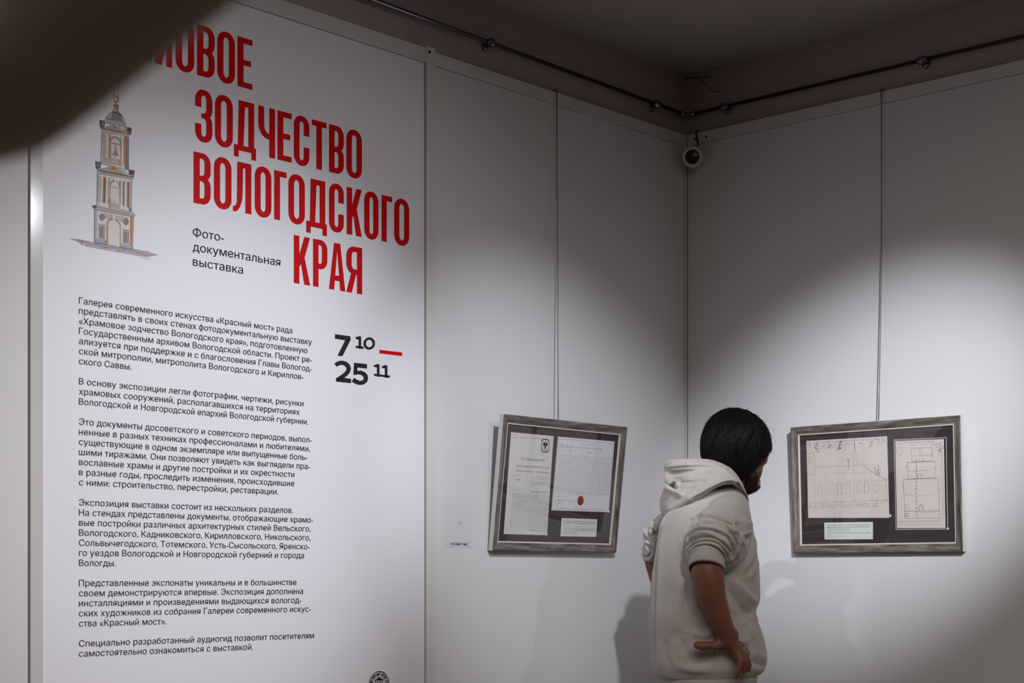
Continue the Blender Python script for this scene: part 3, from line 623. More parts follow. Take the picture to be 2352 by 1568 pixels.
def scrawl(mb, fn, a0, a1, b, size, w_, m=0, slant=.5, gap=.25):
    x = a0
    while x < a1-size*.8:
        n = rg.randint(3, 11); pts = []; k = 0
        y = 0; x += rg.uniform(0, .3)*size
        while k < n*2 and x < a1:
            tall = rg.random()
            y = size*(rg.uniform(.75, 1.05) if k % 2 else rg.uniform(-.05, .15))
            if tall > .93 or k == 1 and rg.random() < .4: y = size*1.9 if k % 2 else -size*.9
            pts.append((x+y*slant, b+y)); x += size*rg.uniform(.22, .42); k += 1
        if len(pts) > 1: ribbon(mb, fn, pts, w_, m)
        x += size*rg.uniform(.5, 1.1)*(1+gap)
# ---- left frame
FL = Frame(L3(.954, .022, 1.3715), L3(.9555, .068, 1.7582), -TL, .5595, 'framed_letters', 'grey weathered frame with two handwritten letters and a red seal, on the left wall')
def doc(fr, c, P, m, lab):
    q = [c(*p) for p in P]; o = fr.quad(q, m, 'document'); tag(o, lab)
    A = [np.array(fr.inv(*p)) for p in q]                          # TL TR BR BL
    def fn(a, b, n=-.00885):
        top = A[0]*(1-a)+A[1]*a; bot = A[3]*(1-a)+A[2]*a; p = top*(1-b)+bot*b; return fr.at(p[0], p[1], n)
    hgt = np.linalg.norm(A[3]-A[0]); wid = np.linalg.norm(A[1]-A[0])
    mfn = lambda x, y: fn(x/wid, -y/hgt)                            # metres right / metres up (negative below the top edge)
    return o, fn, mfn, wid, hgt
d1, f1, g1, w1, h1 = doc(FL, c7, [(762, 297), (1165, 332), (1100, 1272), (690, 1262)], M_PAP, 'tall letter with a black eagle crest')
mb = MB(); lw = .00042
scrawl(mb, g1, .03*w1, .14*w1, -.03*h1, .0022, lw); scrawl(mb, g1, .03*w1, .12*w1, -.055*h1, .0025, lw)
scrawl(mb, g1, .22*w1, .78*w1, -.047*h1, .0028, .0006, 1, .35)
def cursive(fr_fn, body, a0, a1, b, cap, m=0, off=-.006):
    put_text(mb, lambda a, n, z: fr_fn(a, z), body, a0, a1, b, cap, 0, m, offset=0.0, shear=.45, res=2)
cursive(g1, 'Его Преосвященству', .27*w1, .84*w1, -.262*h1, .0075)
cursive(g1, 'Преосвященнейшему Епископу', .17*w1, .98*w1, -.330*h1, .0055); cursive(g1, 'Вологодскому и Тотемскому', .17*w1, .96*w1, -.378*h1, .0055)
scrawl(mb, g1, .08*w1, .30*w1, -.425*h1, .0026, lw); cursive(g1, '1896 г.', .17*w1, .34*w1, -.465*h1, .0042)
for k in range(5): scrawl(mb, g1, .52*w1, (.99 if k < 4 else .66)*w1, -(.425+.021*k)*h1, .0022, lw)
cursive(g1, 'Покорнейшее прошение', .54*w1, .95*w1, -.575*h1, .0045)
for k in range(17): scrawl(mb, g1, .12*w1, .985*w1, -(.607+.0203*k)*h1, .0020, .00048, 0, .45, .0)
scrawl(mb, g1, .05*w1, .38*w1, -.962*h1, .0026, lw); scrawl(mb, g1, .57*w1, .95*w1, -.958*h1, .0028, .0006, 1); scrawl(mb, g1, .2*w1, .28*w1, -.985*h1, .002, lw)
tag_stuff(mb.build('handwriting', [M_GINK, M_DINK], d1))
# crest: octagonal border, two-headed eagle, two lines
mb = MB(); cx, cy = .815, .103; ox, oy = .095, .067
def octo(s_): return [(cx+s_*ox*x, cy+s_*oy*y) for x, y in ((-.6, -1), (.6, -1), (1, -.72), (1, .72), (.6, 1), (-.6, 1), (-1, .72), (-1, -.72))]
A_, B_ = octo(1), octo(.86)
mb.add([f1(*p) for p in A_+B_], [[i, (i+1) % 8, 8+(i+1) % 8, 8+i] for i in range(8)])
E_ = lambda P: mb.add([f1(cx+x*.062, cy-.010+y*.040, -.0088) for x, y in P], [list(range(len(P)))])
E_([(-.16, -.25), (.16, -.25), (.24, .2), (.12, .6), (0, .75), (-.12, .6), (-.24, .2)])
for sg in (-1, 1):
    E_([(sg*.05, -.2), (sg*.1, -.55), (sg*.28, -.62), (sg*.42, -.5), (sg*.25, -.45), (sg*.2, -.2)][::sg])
    for k, (a, l) in enumerate(((-1.25, .95), (-.95, 1.05), (-.65, 1.05), (-.3, 1.0), (.05, .85), (.35, .7))):
        x, y = .2+math.cos(a)*l*.8, math.sin(a)*l*.8+.05
        E_([(sg*.12, -.1), (sg*(x-.04), y-.05), (sg*(x+.06), y+.02), (sg*(x-.02), y+.12), (sg*.15, .2)][::sg])
    E_([(sg*.1, .45), (sg*.45, .62), (sg*.55, .8), (sg*.3, .74), (sg*.08, .6)][::sg]); 
E_([(-.14, .6), (.14, .6), (.25, 1.05), (0, .95), (-.25, 1.05)]); E_([(-.12, -.72), (.12, -.72), (.16, -.98), (0, -.88), (-.16, -.98)]); E_([(-.04, -1.02), (.04, -1.02), (.04, -1.2), (-.04, -1.2)])
put_text(mb, lambda a, n, z: f1(a, z), 'ГЕРБ АРХИВА', cx-.062, cx+.062, cy+.038, -.009, 0, offset=.02); put_text(mb, lambda a, n, z: f1(a, z), 'ВОЛОГОДСКИЙ', cx-.052, cx+.052, cy+.053, -.009, 0, offset=.02)
mb.build('eagle_crest', M_INK, d1)
FL.quad([c7(1090, 1254), c7(1106, 1254), c7(1104, 1273), c7(1088, 1272)], M_CARD, 'number_tab', n1=-.0086)
d2, f2, g2, w2, h2 = doc(FL, c7, [(1207, 337), (1742, 380), (1686, 1050), (1143, 1035)], M_PAP2, 'square letter with a dark red wax seal')
mb = MB()
ribbon(mb, f2, [(.012, .03), (.985, .03), (.985, .975), (.012, .975), (.012, .03)], .0035)
scrawl(mb, g2, .40*w2, .66*w2, -.075*h2, .0032, .0004); scrawl(mb, g2, .06*w2, .80*w2, -.135*h2, .0042, .0006, 1, .6)
ribbon(mb, f2, [(.09, .08), (.05, .11), (.04, .17), (.07, .185)], .004, 1); ribbon(mb, f2, [(.26, .10), (.23, .15), (.21, .19), (.24, .2)], .004, 1); ribbon(mb, f2, [(.53, .19), (.58, .175), (.6, .2)], .005, 1)
for k in range(16): scrawl(mb, g2, (.03 if k else .05)*w2, .985*w2, -(.255+.0335*k)*h2, .0022, .0004, 0, .5)
scrawl(mb, g2, .03*w2, .26*w2, -.812*h2, .0028, .0004); scrawl(mb, g2, .03*w2, .30*w2, -.875*h2, .0045, .0006, 1); ribbon(mb, f2, [(.3, .86), (.36, .87), (.33, .895), (.28, .88), (.33, .855), (.38, .865)], .003, 1); ribbon(mb, f2, [(.12, .88), (.1, .92), (.06, .93), (.09, .905), (.2, .89)], .003, 1)
tag_stuff(mb.build('handwriting', [M_GINK, M_DINK], d2))
mb = MB(); vs = [f2(.482, .853, -.0081)]; N = 28
for r, n in ((.5, -.0081), (.86, -.0082), (1.0, -.0088)):
    for i in range(N):
        a = 2*math.pi*i/N; q = r*(1+.03*math.sin(5*a)); vs.append(f2(.482+.055*q*math.cos(a), .853+.066*q*math.sin(a), n))
fs = [[0, 1+i, 1+(i+1) % N] for i in range(N)]+[[1+j*N+i, 1+(j+1)*N+i, 1+(j+1)*N+(i+1) % N, 1+j*N+(i+1) % N] for j in range(2) for i in range(N)]
mb.add(vs, fs); mb.build('wax_seal', M_SEAL, d2, smooth=True)
FL.quad([c7(1680, 1036), c7(1696, 1036), c7(1695, 1053), c7(1679, 1052)], M_CARD, 'number_tab', n1=-.0086)
def caption(fr, c, P, lines, lab):
    o, fn, g, wd, hg = doc(fr, c, P, M_CARD, lab); o.name = 'caption_card'; mb = MB(); n = len(lines)
    for i, l in enumerate(lines):
        ln = len(l)/max(map(len, lines)); b = .13+.80*i/n+.03
        put_text(mb, lambda a, n_, z: g(a*wd, z), l, .05, .05+.90*(1 if ln > .82 else ln), -b*hg-.0012, .0023, 0, 0 if not l.startswith('ГАВО') else 1, offset=.012, res=1)
    mb.build('caption_text', [M_INK, M_GINK], o); return o
caption(FL, c7, [(1240, 1108), (1578, 1118), (1566, 1284), (1229, 1280)], ['1. Прошение крестьян деревни Марьинской Новодворовской вол.', 'Епископу Вологодскому и Тотемскому Израилю о перестройке часовни.', '5 марта 1874 г.', 'ГАВО. Ф. 496. Оп. 1. Д. 15980. Л. 86-86об.', '2. Благословенная грамота Епископа Вологодского и Устюжского Стефана о', 'строительстве каменной церкви во имя Нерукотворенного Образа в', 'Никольском уезде. 4 марта 1806 г.', 'ГАВО. Ф. 496. Оп. 1. Д. 3597. Л. 15'], 'small white caption card')
cordL(1279, 213, 1282, 963, L3, onL, .045, 'thin steel hanging cord holding the framed handwritten letters on the left wall')
# ---- right frame
FR = Frame(R3(.4245, .020, 1.3695), R3(.4245, .036, 1.7595), SR, .572, 'framed_drawings', 'grey weathered frame with two old church drawings on pinkish paper, on the right wall')
d3, f3, g3, w3, h3 = doc(FR, c8, [(297, 380), (1062, 336), (1084, 1110), (316, 1110)], M_PINK, 'wide sketch of a church facade')
def pen(fr, c, mb, n=-.00885):
    fn = lambda u, v: fr.at(u, v, n)
    def L_(pts, w_=.0006, m=0):
        q = [fr.inv(*c(*p)) for p in pts]
        if m and w_ > .0009 and len(q) > 2:
            P = [q[0]]+q+[q[-1]]; out = []
            for i in range(1, len(P)-2):
                a, b_, c_, d = map(np.array, P[i-1:i+3])
                for j in range(5): t = j/5; out.append(tuple(.5*(2*b_+(c_-a)*t+(2*a-5*b_+4*c_-d)*t*t+(-a+3*b_-3*c_+d)*t**3)))
            q = out+[q[-1]]
        ribbon(mb, fn, q, w_, m)
    return L_
mb = MB(); P_ = pen(FR, c8, mb)
P_([(328, 395), (330, 428)], .0012, 1); P_([(322, 408), (338, 406)], .0008, 1); P_([(330, 428), (300, 498), (370, 492), (330, 428)], .0007); P_([(300, 505), (372, 503), (376, 700), (306, 704)], .0007); P_([(320, 590), (320, 540), (332, 526), (345, 540), (345, 590), (320, 590)])
P_([(328, 580), (328, 545), (338, 545), (338, 582)], .0004); P_([(376, 630), (748, 616), (842, 608)], .0006); P_([(842, 608), (905, 660), (955, 700), (1056, 748)], .0008, 1); P_([(800, 570), (842, 608)], .0005)
P_([(478, 688), (910, 682)], .0004); P_([(376, 700), (382, 970)], .0004); P_([(478, 690), (482, 960)], .0004); P_([(748, 616), (755, 960)], .0005); P_([(910, 755), (1058, 752)], .0006); P_([(912, 690), (914, 860)], .0004); P_([(1058, 750), (1066, 950)], .0005)
P_([(745, 612), (743, 540)], .0007); P_([(778, 610), (776, 540)], .0007); P_([(735, 515), (733, 500), (745, 488), (757, 484), (772, 488), (782, 502), (780, 520), (765, 538), (748, 536), (735, 515)], .0007); P_([(757, 484), (755, 350)], .0009, 2); P_([(752, 395), (757, 470)], .0012, 1)
P_([(748, 500), (768, 498), (766, 522), (750, 522)], .0004); P_([(695, 545), (697, 655)], .0011, 1); P_([(678, 560), (712, 558)], .0008, 1); P_([(682, 580), (710, 578)], .0006, 1)
P_([(948, 620), (950, 695)], .0010, 1); P_([(940, 630), (958, 628)], .0006, 1); P_([(978, 605), (980, 650)], .0009, 1); P_([(970, 618), (988, 617)], .0006, 1); P_([(962, 665), (980, 648), (996, 662), (992, 690), (970, 690), (962, 665)], .0011, 1); P_([(966, 690), (970, 712)], .0008, 1); P_([(990, 690), (994, 718)], .0009, 1); P_([(972, 660), (985, 685), (975, 688)], .0009, 1)
for x, y0, y1, w_, ar in ((405, 797, 897, 38, 0), (512, 770, 890, 48, 1), (592, 770, 886, 38, 1), (674, 762, 882, 38, 1), (780, 758, 874, 36, 1), (850, 757, 868, 38, 1), (936, 775, 865, 38, 1)):
    if ar: P_([(x, y1), (x-2, y0+20), (x+w_*.2, y0+4), (x+w_*.5, y0-2), (x+w_*.8, y0+4), (x+w_, y0+20), (x+w_+2, y1-4), (x, y1)], .0007 if w_ < 40 else .0005, 1 if x in (592, 850) else 0)
    else: P_([(x, y1), (x, y0), (x+w_, y0), (x+w_, y1-4), (x, y1)], .0008)
    P_([(x+2, y0+24), (x+w_-2, y0+22)], .0004)
P_([(1048, 782), (1046, 855), (1060, 860)], .0006)
for y, x0, x1 in ((405, 390, 1040), (432, 400, 740), (455, 420, 640), (975, 320, 1068), (1000, 320, 1000), (1022, 330, 985)):
    a0, b0 = FR.inv(*c8(x0, y)); a1, _ = FR.inv(*c8(x1, y)); 
    scrawl(mb, lambda u, v: FR.at(u, v, -.00885), a0, a1, b0, .0034, .0006, 3, .5)
P_([(400, 425), (385, 440), (380, 452), (392, 458), (402, 450)], .0012, 1); P_([(410, 440), (402, 470), (410, 485), (420, 478)], .0011, 1); P_([(528, 425), (514, 440), (518, 452)], .0011, 1); P_([(576, 463), (605, 458), (634, 452)], .0012, 1); P_([(632, 378), (615, 395), (612, 450)], .0012, 1)
P_([(388, 452), (372, 436), (384, 415), (402, 408), (396, 430)], .0012, 1); P_([(520, 452), (510, 436), (522, 418), (534, 424)], .0012, 1); P_([(605, 400), (635, 385), (615, 420), (598, 452), (630, 448)], .0013, 1); P_([(905, 400), (930, 382), (915, 418), (898, 440)], .0011, 3); P_([(1005, 410), (1020, 380), (1040, 372), (1038, 400)], .0012, 3); P_([(955, 352), (985, 378), (978, 410)], .0011, 1); P_([(905, 395), (912, 385), (900, 440)], .001, 3); P_([(672, 425), (660, 470)], .001, 3); P_([(795, 402), (830, 405)], .0012, 1)
mb.build('ink_drawing', [M_PENC, M_DINK, M_BINK, M_BINK], d3)
FR.quad([c8(1085, 1080), c8(1102, 1078), c8(1103, 1098), c8(1086, 1100)], M_CARD, 'number_tab')
FR.quad([c8(1126, 368), c8(1624, 346), c8(1638, 1218), c8(1145, 1222)], M_PINK, 'document_border', n1=-.0094)
FR.quad([c8(1132, 373), c8(1618, 352), c8(1632, 1212), c8(1150, 1216)], M_INK, 'dark_border', n1=-.0092)
d4, f4, g4, w4, h4 = doc(FR, c8, [(1140, 380), (1602, 362), (1617, 1206), (1157, 1208)], M_PINK, 'tall floor plan of a church')
mb = MB(); P_ = pen(FR, c8, mb)
for seg in ([(1290, 448), (1486, 442), (1486, 570), (1297, 575), (1290, 448)], [(1254, 585), (1516, 573), (1520, 730), (1258, 740), (1254, 585)], [(1216, 745), (1550, 732), (1558, 1110), (1232, 1114), (1216, 745)], [(1228, 1046), (1558, 1042)]): P_(seg, .0008, 2); P_([(x+3, y+4) for x, y in seg], .0004)
for seg in ([(1150, 405), (1480, 388)], [(1150, 385), (1470, 378)], [(1575, 470), (1590, 1075)], [(1590, 470), (1602, 1065)], [(1600, 1075), (1555, 1145), (1210, 1152)], [(1590, 1060), (1548, 1135), (1205, 1140)], [(1605, 1095), (1570, 1172), (1210, 1175)]): P_(seg, .0006, 3)
for x in range(1235, 1470, 45): P_([(x, 380), (x, 400)], .0005)
for x in range(1250, 1560, 45): P_([(x, 1154), (x, 1172)], .0004)
P_([(1480, 372), (1510, 395), (1500, 420), (1468, 392)], .001, 3); P_([(1530, 405), (1595, 440), (1588, 455), (1525, 430), (1530, 405)], .0011, 3); P_([(1560, 405), (1582, 390)], .001, 1)
for x in (1550, 1560, 1568): P_([(x, 455), (x+6, 485)], .0012, 1)
P_([(1340, 585), (1345, 740)], .0014, 3); P_([(1342, 745), (1348, 1110)], .0006, 2)
for y in range(760, 1100, 36): P_([(1335, y), (1340, y+14)], .0012, 1)
P_([(1356, 738), (1358, 705), (1374, 692), (1390, 705), (1390, 735)], .0011, 1); P_([(1364, 1042), (1366, 995), (1402, 994), (1404, 1042)], .0011, 1); P_([(1234, 1070), (1262, 1070), (1260, 1094), (1236, 1094), (1234, 1070)], .0012, 1)
P_([(1238, 1040), (1236, 980), (1265, 978), (1268, 1040)], .0006); P_([(1365, 500), (1368, 450), (1385, 448), (1386, 500)], .0008, 3); P_([(1330, 575), (1332, 552), (1344, 552), (1345, 575)], .0008); P_([(1364, 572), (1366, 545), (1378, 572)], .0008); P_([(1395, 572), (1396, 542), (1410, 542), (1410, 570)], .0009); P_([(1240, 835), (1285, 790)], .0005)
P_([(1165, 1180), (1168, 1130), (1186, 1118), (1204, 1130), (1204, 1178)], .0007); P_([(1178, 1180), (1180, 1140), (1192, 1140), (1192, 1178)], .0007)
P_([(1180+32*math.cos(a), 478+42*math.sin(a)) for a in [i*math.pi/4+.39 for i in range(9)]], .0006); P_([(1180+22*math.cos(a), 478+30*math.sin(a)) for a in [i*math.pi/4+.39 for i in range(9)]], .0004)
for x, y in ((1556, 830), (1558, 915), (1518, 640), (1490, 508), (1218, 825), (1248, 625)): P_([(x-4, y), (x+4, y+1)], .002, 1)
for y, x0, x1 in ((425, 1282, 1450), (526, 1300, 1480), (672, 1262, 1455), (898, 1232, 1330), (900, 1365, 1530), (1066, 1380, 1530)):
    a0, b0 = FR.inv(*c8(x0, y)); a1, _ = FR.inv(*c8(x1, y)); scrawl(mb, lambda u, v: FR.at(u, v, -.00885), a0, a1, b0, .0024, .0005, 3, .5)
mb.build('ink_drawing', [M_PENC, M_DINK, M_PENC, M_BINK], d4)
FR.quad([c8(1630, 1203), c8(1648, 1202), c8(1649, 1220), c8(1631, 1221)], M_CARD, 'number_tab', n1=-.0089)
caption(FR, c8, [(467, 1155), (928, 1148), (928, 1312), (470, 1314)], ['1. Чертеж церкви Рождества Пресвятой Богородицы на построение с', 'приделом Рождества пророка Иоанна Предтечи в местечке Кабачино', 'Тотемского Вологодского уезда. 1796 г.', 'ГАВО. Ф. 496. Оп. 1. Д. 1545. Л. 5-1', '2. Чертеж теплой церкви Пророка Илии на реке Елге Вологодского уезда.', '1793 г.', 'ГАВО. Ф. 496. Оп. 1. Д. 1097. Л. 139'], 'small white caption card')
cordL(2024.5, 207, 2018, 965, R3, onR, .026, 'thin steel hanging cord holding the framed church drawings on the right wall')
# ------------------------------------------------------------------ people
cA = lambda x, y: (1420+x/2.3475, 900+y/2.3475)
cB = lambda x, y: (1460+x/5.6, 1030+y/5.6)
cF = lambda x, y: (1560+x/5.445, 1280+y/5.445)
def fabric(name, col):
    m = mat(name, col, 0.85, spec=.15, sheen=.25, bump=(420, .12, .0006)); return m
M_HOOD = fabric('cream_sweatshirt', (0.455, 0.43, 0.405)); M_RIB = fabric('cream_rib', (0.43, 0.405, 0.38))
M_SKIN = mat('skin', (0.18, 0.073, 0.046), 0.5, spec=.35, var=.10, vscale=30, bump=(260, .15, .0006)); M_SKIN.node_tree.nodes['Principled BSDF'].inputs['Subsurface Weight'].default_value = .05
M_HAIR = mat('black_hair', (0.005, 0.004, 0.0035), 0.5, spec=.14); M_CAP = mat('hair_base', (0.005, 0.004, 0.003), 0.8, spec=.08); M_BEARD = mat('brown_beard', (0.035, 0.016, 0.010), 0.6)
M_TROU = mat('dark_trousers', (0.03, 0.03, 0.035), 0.9, sheen=.2); M_SHOE = mat('white_shoe', (0.4, 0.4, 0.38), 0.5); M_SOLE = mat('shoe_sole', (0.25, .25, .24), .6)
M_EYE = mat('eye_white', (0.6, .58, .56), .2); M_JACK = fabric('dark_jacket_cloth', (0.30, 0.26, 0.235)); M_PHONE = mat('phone_black', (.01, .01, .012), .2)
def project(P):
    P = np.asarray(P); return CX+F*P[..., 0]/P[..., 1], HY-F*(P[..., 2]-H)/P[..., 1]
def seg_dist(px, py, pts):
    best = np.full(px.shape, 1e9); sgn = np.zeros(px.shape); tpar = np.zeros(px.shape); n = len(pts)-1
    for i in range(n):
        ax, ay = pts[i]; bx, by = pts[i+1]; dx, dy = bx-ax, by-ay; l2 = dx*dx+dy*dy+1e-9
        t = np.clip(((px-ax)*dx+(py-ay)*dy)/l2, 0, 1); qx, qy = ax+t*dx, ay+t*dy
        d = np.hypot(px-qx, py-qy); m = d < best
        best[m] = d[m]; sgn[m] = np.sign(dx*(py-ay)-dy*(px-ax))[m]; tpar[m] = ((i+t)/n)[m]
    return best, sgn, tpar
def spline(pts, k=6):
    P = [pts[0]]+list(pts)+[pts[-1]]; out = []
    for i in range(1, len(P)-2):
        p0, p1, p2, p3 = map(np.array, (P[i-1], P[i], P[i+1], P[i+2]))
        for j in range(k):
            t = j/k; out.append(tuple(.5*((2*p1)+(-p0+p2)*t+(2*p0-5*p1+4*p2-p3)*t*t+(-p0+3*p1-3*p2+p3)*t**3)))
    out.append(tuple(pts[-1])); return out
def folds(G, lst, c, closed=True, noise=0.0):
    """sculpts creases ('c'), ridges ('r') and overlaps ('s') into the side of the cloth grid the viewer meets"""
    du = np.roll(G, -1, 1)-np.roll(G, 1, 1) if closed else np.gradient(G, axis=1)
    dv = np.gradient(G, axis=0); N = np.cross(du, dv); N /= np.linalg.norm(N, axis=2, keepdims=True)+1e-12
    ctr = G.mean(1, keepdims=True)
    if np.mean(np.sum(N*(G-ctr), 2)) < 0: N = -N
    toc = -(G-EYE); toc /= np.linalg.norm(toc, axis=2, keepdims=True)
    face = np.clip(np.sum(N*toc, 2)*3+.3, 0, 1)
    px, py = project(G); h = np.zeros(px.shape)
    for typ, pts, amp, wd in lst:
        q = spline([c(*p) for p in pts]); d, s, t = seg_dist(px, py, q); end = np.clip(np.minimum(t, 1-t)*7+.12, 0, 1)
        if typ == 'r': h += amp*np.exp(-(d/wd)**2)*end
        elif typ == 'c': h += end*(-amp*np.exp(-(d/wd)**2)+amp*.45*np.exp(-((d-wd*2.2)/(wd*1.6))**2))
        elif typ == 's': sd = d*s; h += end*amp/(1+np.exp(-sd/1.0))*np.exp(-np.maximum(sd, 0)/wd)
    if noise:
        x, y, z = G[..., 0], G[..., 1], G[..., 2]
        h += noise*(np.sin(x*31+z*17+1)*np.sin(z*23-y*29)+.6*np.sin(z*47+x*39+2)*np.sin(y*41+z*13))
    return G+N*(h*face)[..., None]
def grid_obj(G, name, m, parent, closed=True, capb=False, capt=False):
    r, c, _ = G.shape; fs = []
    for i in range(r-1):
        for j in range(c if closed else c-1):
            fs.append([i*c+j, i*c+(j+1) % c, (i+1)*c+(j+1) % c, (i+1)*c+j])
    V = G.reshape(-1, 3)
    if capt: fs.append(list(range(c))[::-1])
    if capb: fs.append([(r-1)*c+k for k in range(c)])
    return mk(name, V, fs, m, parent, smooth=True)
def interp(x, xs, ys): return np.interp(x, xs, ys)
def smooth1(a, n=3):
    for _ in range(n): a = np.concatenate([a[:1], (a[:-2]+2*a[1:-1]+a[2:])/4, a[-1:]])
    return a
def cage(chains, voxel, name, m, parent, smooth_it=4, extra=()):
    """one continuous skin grown over tapered limb chains: spheres at the joints, cones between, fused by voxel remesh"""
    mb = MB()
    def sph(c, r, sc=(1, 1, 1), M=None):
        n, k = 14, 9; vs = []
        for i in range(1, k):
            a = math.pi*i/k
            for j in range(n):
                b = 2*math.pi*j/n; d = np.array([math.sin(a)*math.cos(b)*r[0], math.sin(a)*math.sin(b)*r[1], math.cos(a)*r[2]]); vs.append(c+(M@d if M is not None else d))
        for sgn_ in (1, -1):
            d = np.array([0, 0, sgn_*r[2]]); vs.append(c+(M@d if M is not None else d))
        fs = [[i*n+j, i*n+(j+1) % n, (i+1)*n+(j+1) % n, (i+1)*n+j] for i in range(k-2) for j in range(n)]
        t = (k-1)*n; fs += [[t, (j+1) % n, j] for j in range(n)]+[[t+1, (k-2)*n+j, (k-2)*n+(j+1) % n] for j in range(n)]
        fs = [f_[::-1] for f_ in fs]
        mb.add(vs, fs)
    for ch in chains:
        for (p, r) in ch: sph(np.array(p, float), (r, r, r))
        for (p, r), (q, s_) in zip(ch[:-1], ch[1:]): mb.tube([p, q], [r, s_], 14)
    for c, r, M in extra: sph(np.array(c, float), r, M=M)
    o = mb.build(name, m, parent)
    md = o.modifiers.new('remesh', 'REMESH'); md.mode = 'VOXEL'; md.voxel_size = voxel; md.use_smooth_shade = True
    ms = o.modifiers.new('smooth', 'SMOOTH'); ms.iterations = smooth_it; ms.factor = .5
    bpy.context.view_layer.update(); dg = bpy.context.evaluated_depsgraph_get()
    me = bpy.data.meshes.new_from_object(o.evaluated_get(dg)); old = o.data; o.modifiers.clear(); o.data = me; bpy.data.meshes.remove(old)
    me.polygons.foreach_set('use_smooth', [True]*len(me.polygons)); me.update()
    return o
YB = 4.5
foot0 = W(1636, 1400, YB); foot0[2] = 0
man = empty('person', foot0, 'dark-haired bearded man in a cream hooded sweatshirt, hand on hip, looking at the right frame', 'person')
fb = np.array([.90, .436, 0]); rb = np.array([.436, -.90, 0])
def hz(p, z): q = np.array(p, float); q[2] = z; return q
# head frame
HC = W(1694, 1027, 4.47); az = math.radians(40); pt_ = math.radians(14); SCL = .92
hr = np.array([math.cos(az), -math.sin(az), 0]); hf0 = np.array([math.sin(az), math.cos(az), 0])
hf = hf0*math.cos(pt_)-ZZ*math.sin(pt_); hu = np.cross(hr, hf)
HM = np.stack([hr, hf, hu], 1)
def hd(x, y, z): return HC+HM@(np.array([x, y, z])*SCL)
S = SCL
hip = W(1632, 1600, 4.52); hip[2] = .93
nb_ = W(1672, 1138, 4.5)
shR = W(1650, 1185, 4.38); shL = W(1585, 1190, 4.70)
wr = lambda x, y, Y, r: (W(*cF(x, y), Y), r*.000236)
ar = lambda x, y, Y, h_: (W(*cA(x, y), Y), h_/2.3475/(F/Y))
chains = [
 [(hip+[-.012, 0, .03], .075), (hip+[0, 0, .22], .095), (W(1625, 1340, 4.52), .105), (W(1632, 1240, 4.53), .085), (nb_-[.02, 0, .06], .055)],
 [(shL, .045), (W(1630, 1185, 4.54), .06), (shR, .045)],
 [(nb_-[0, 0, .06], .058), (nb_+[.0, 0, .0], .054), (hd(0, -.03, -.075), .052), (hd(0, -.02, -.02), .055)],
 [(shR, .05), (W(*cB(1000, 1250), 4.30), .047), ar(490, 945, 4.255, 88)],
 [ar(478, 965, 4.25, 84), ar(488, 1010, 4.25, 84), ar(497, 1070, 4.255, 82), ar(512, 1120, 4.26, 76), ar(536, 1190, 4.265, 67), ar(562, 1250, 4.272, 58), ar(586, 1305, 4.28, 50), ar(600, 1345, 4.285, 43)],
 [ar(432, 965, 4.265, 42), ar(445, 1010, 4.26, 40)],
 [wr(650, 960, 4.285, 86), wr(655, 1040, 4.287, 80), wr(690, 1110, 4.287, 74), wr(735, 1185, 4.285, 58)],
 [wr(600, 1040, 4.292, 72), wr(650, 1120, 4.292, 60), wr(720, 1200, 4.29, 46)],
 [wr(560, 1065, 4.288, 70), wr(450, 1100, 4.281, 55), wr(385, 1104, 4.278, 49), wr(310, 1107, 4.276, 53), wr(232, 1096, 4.278, 47), wr(218, 1092, 4.279, 40)],
 [wr(738, 1190, 4.283, 48), wr(775, 1285, 4.272, 42), wr(757, 1385, 4.272, 37), wr(716, 1475, 4.278, 30)],
 [wr(780, 1170, 4.292, 44), wr(846, 1270, 4.283, 38), wr(850, 1345, 4.284, 35), wr(806, 1430, 4.288, 29)],
 [wr(790, 1150, 4.305, 40), wr(862, 1275, 4.300, 33), wr(876, 1345, 4.300, 30), wr(866, 1410, 4.304, 25)],
 [wr(770, 1080, 4.322, 36), wr(815, 1130, 4.316, 31), wr(856, 1190, 4.316, 27), wr(866, 1230, 4.320, 22)],
 # far arm, elbow out behind the back, hand on the far hip
 [(shL, .04), (W(1516, 1235, 4.72), .034), (W(1502, 1290, 4.72), .027), (W(1517, 1345, 4.74), .026), (W(1545, 1405, 4.74), .021), (W(1560, 1425, 4.74), .028), (W(1590, 1445, 4.735), .026)],
 [(W(1590, 1440, 4.735), .012), (W(1615, 1455, 4.74), .010), (W(1628, 1475, 4.735), .009)], [(W(1590, 1450, 4.735), .012), (W(1610, 1472, 4.735), .010), (W(1618, 1492, 4.73), .008)],
 [(W(1584, 1455, 4.735), .011), (W(1600, 1482, 4.735), .009), (W(1606, 1500, 4.73), .008)], [(W(1578, 1458, 4.735), .010), (W(1588, 1484, 4.735), .008), (W(1592, 1498, 4.73), .007)], [(W(1566, 1435, 4.735), .012), (W(1562, 1462, 4.73), .010), (W(1566, 1478, 4.73), .008)],
]
for sg in (-1, 1):
    hp = hip+rb*sg*.085; kn = hz(foot0+rb*sg*.10+fb*.03, .50); an = hz(foot0+rb*sg*.11-fb*.03, .09)
    chains.append([(hp+[-.012, 0, -.03], .072), (kn, .048), (an+[0, 0, .25], .040), (an, .038), (an+fb*.10-[0, 0, .045], .035), (an+fb*.17-[0, 0, .055], .028)])
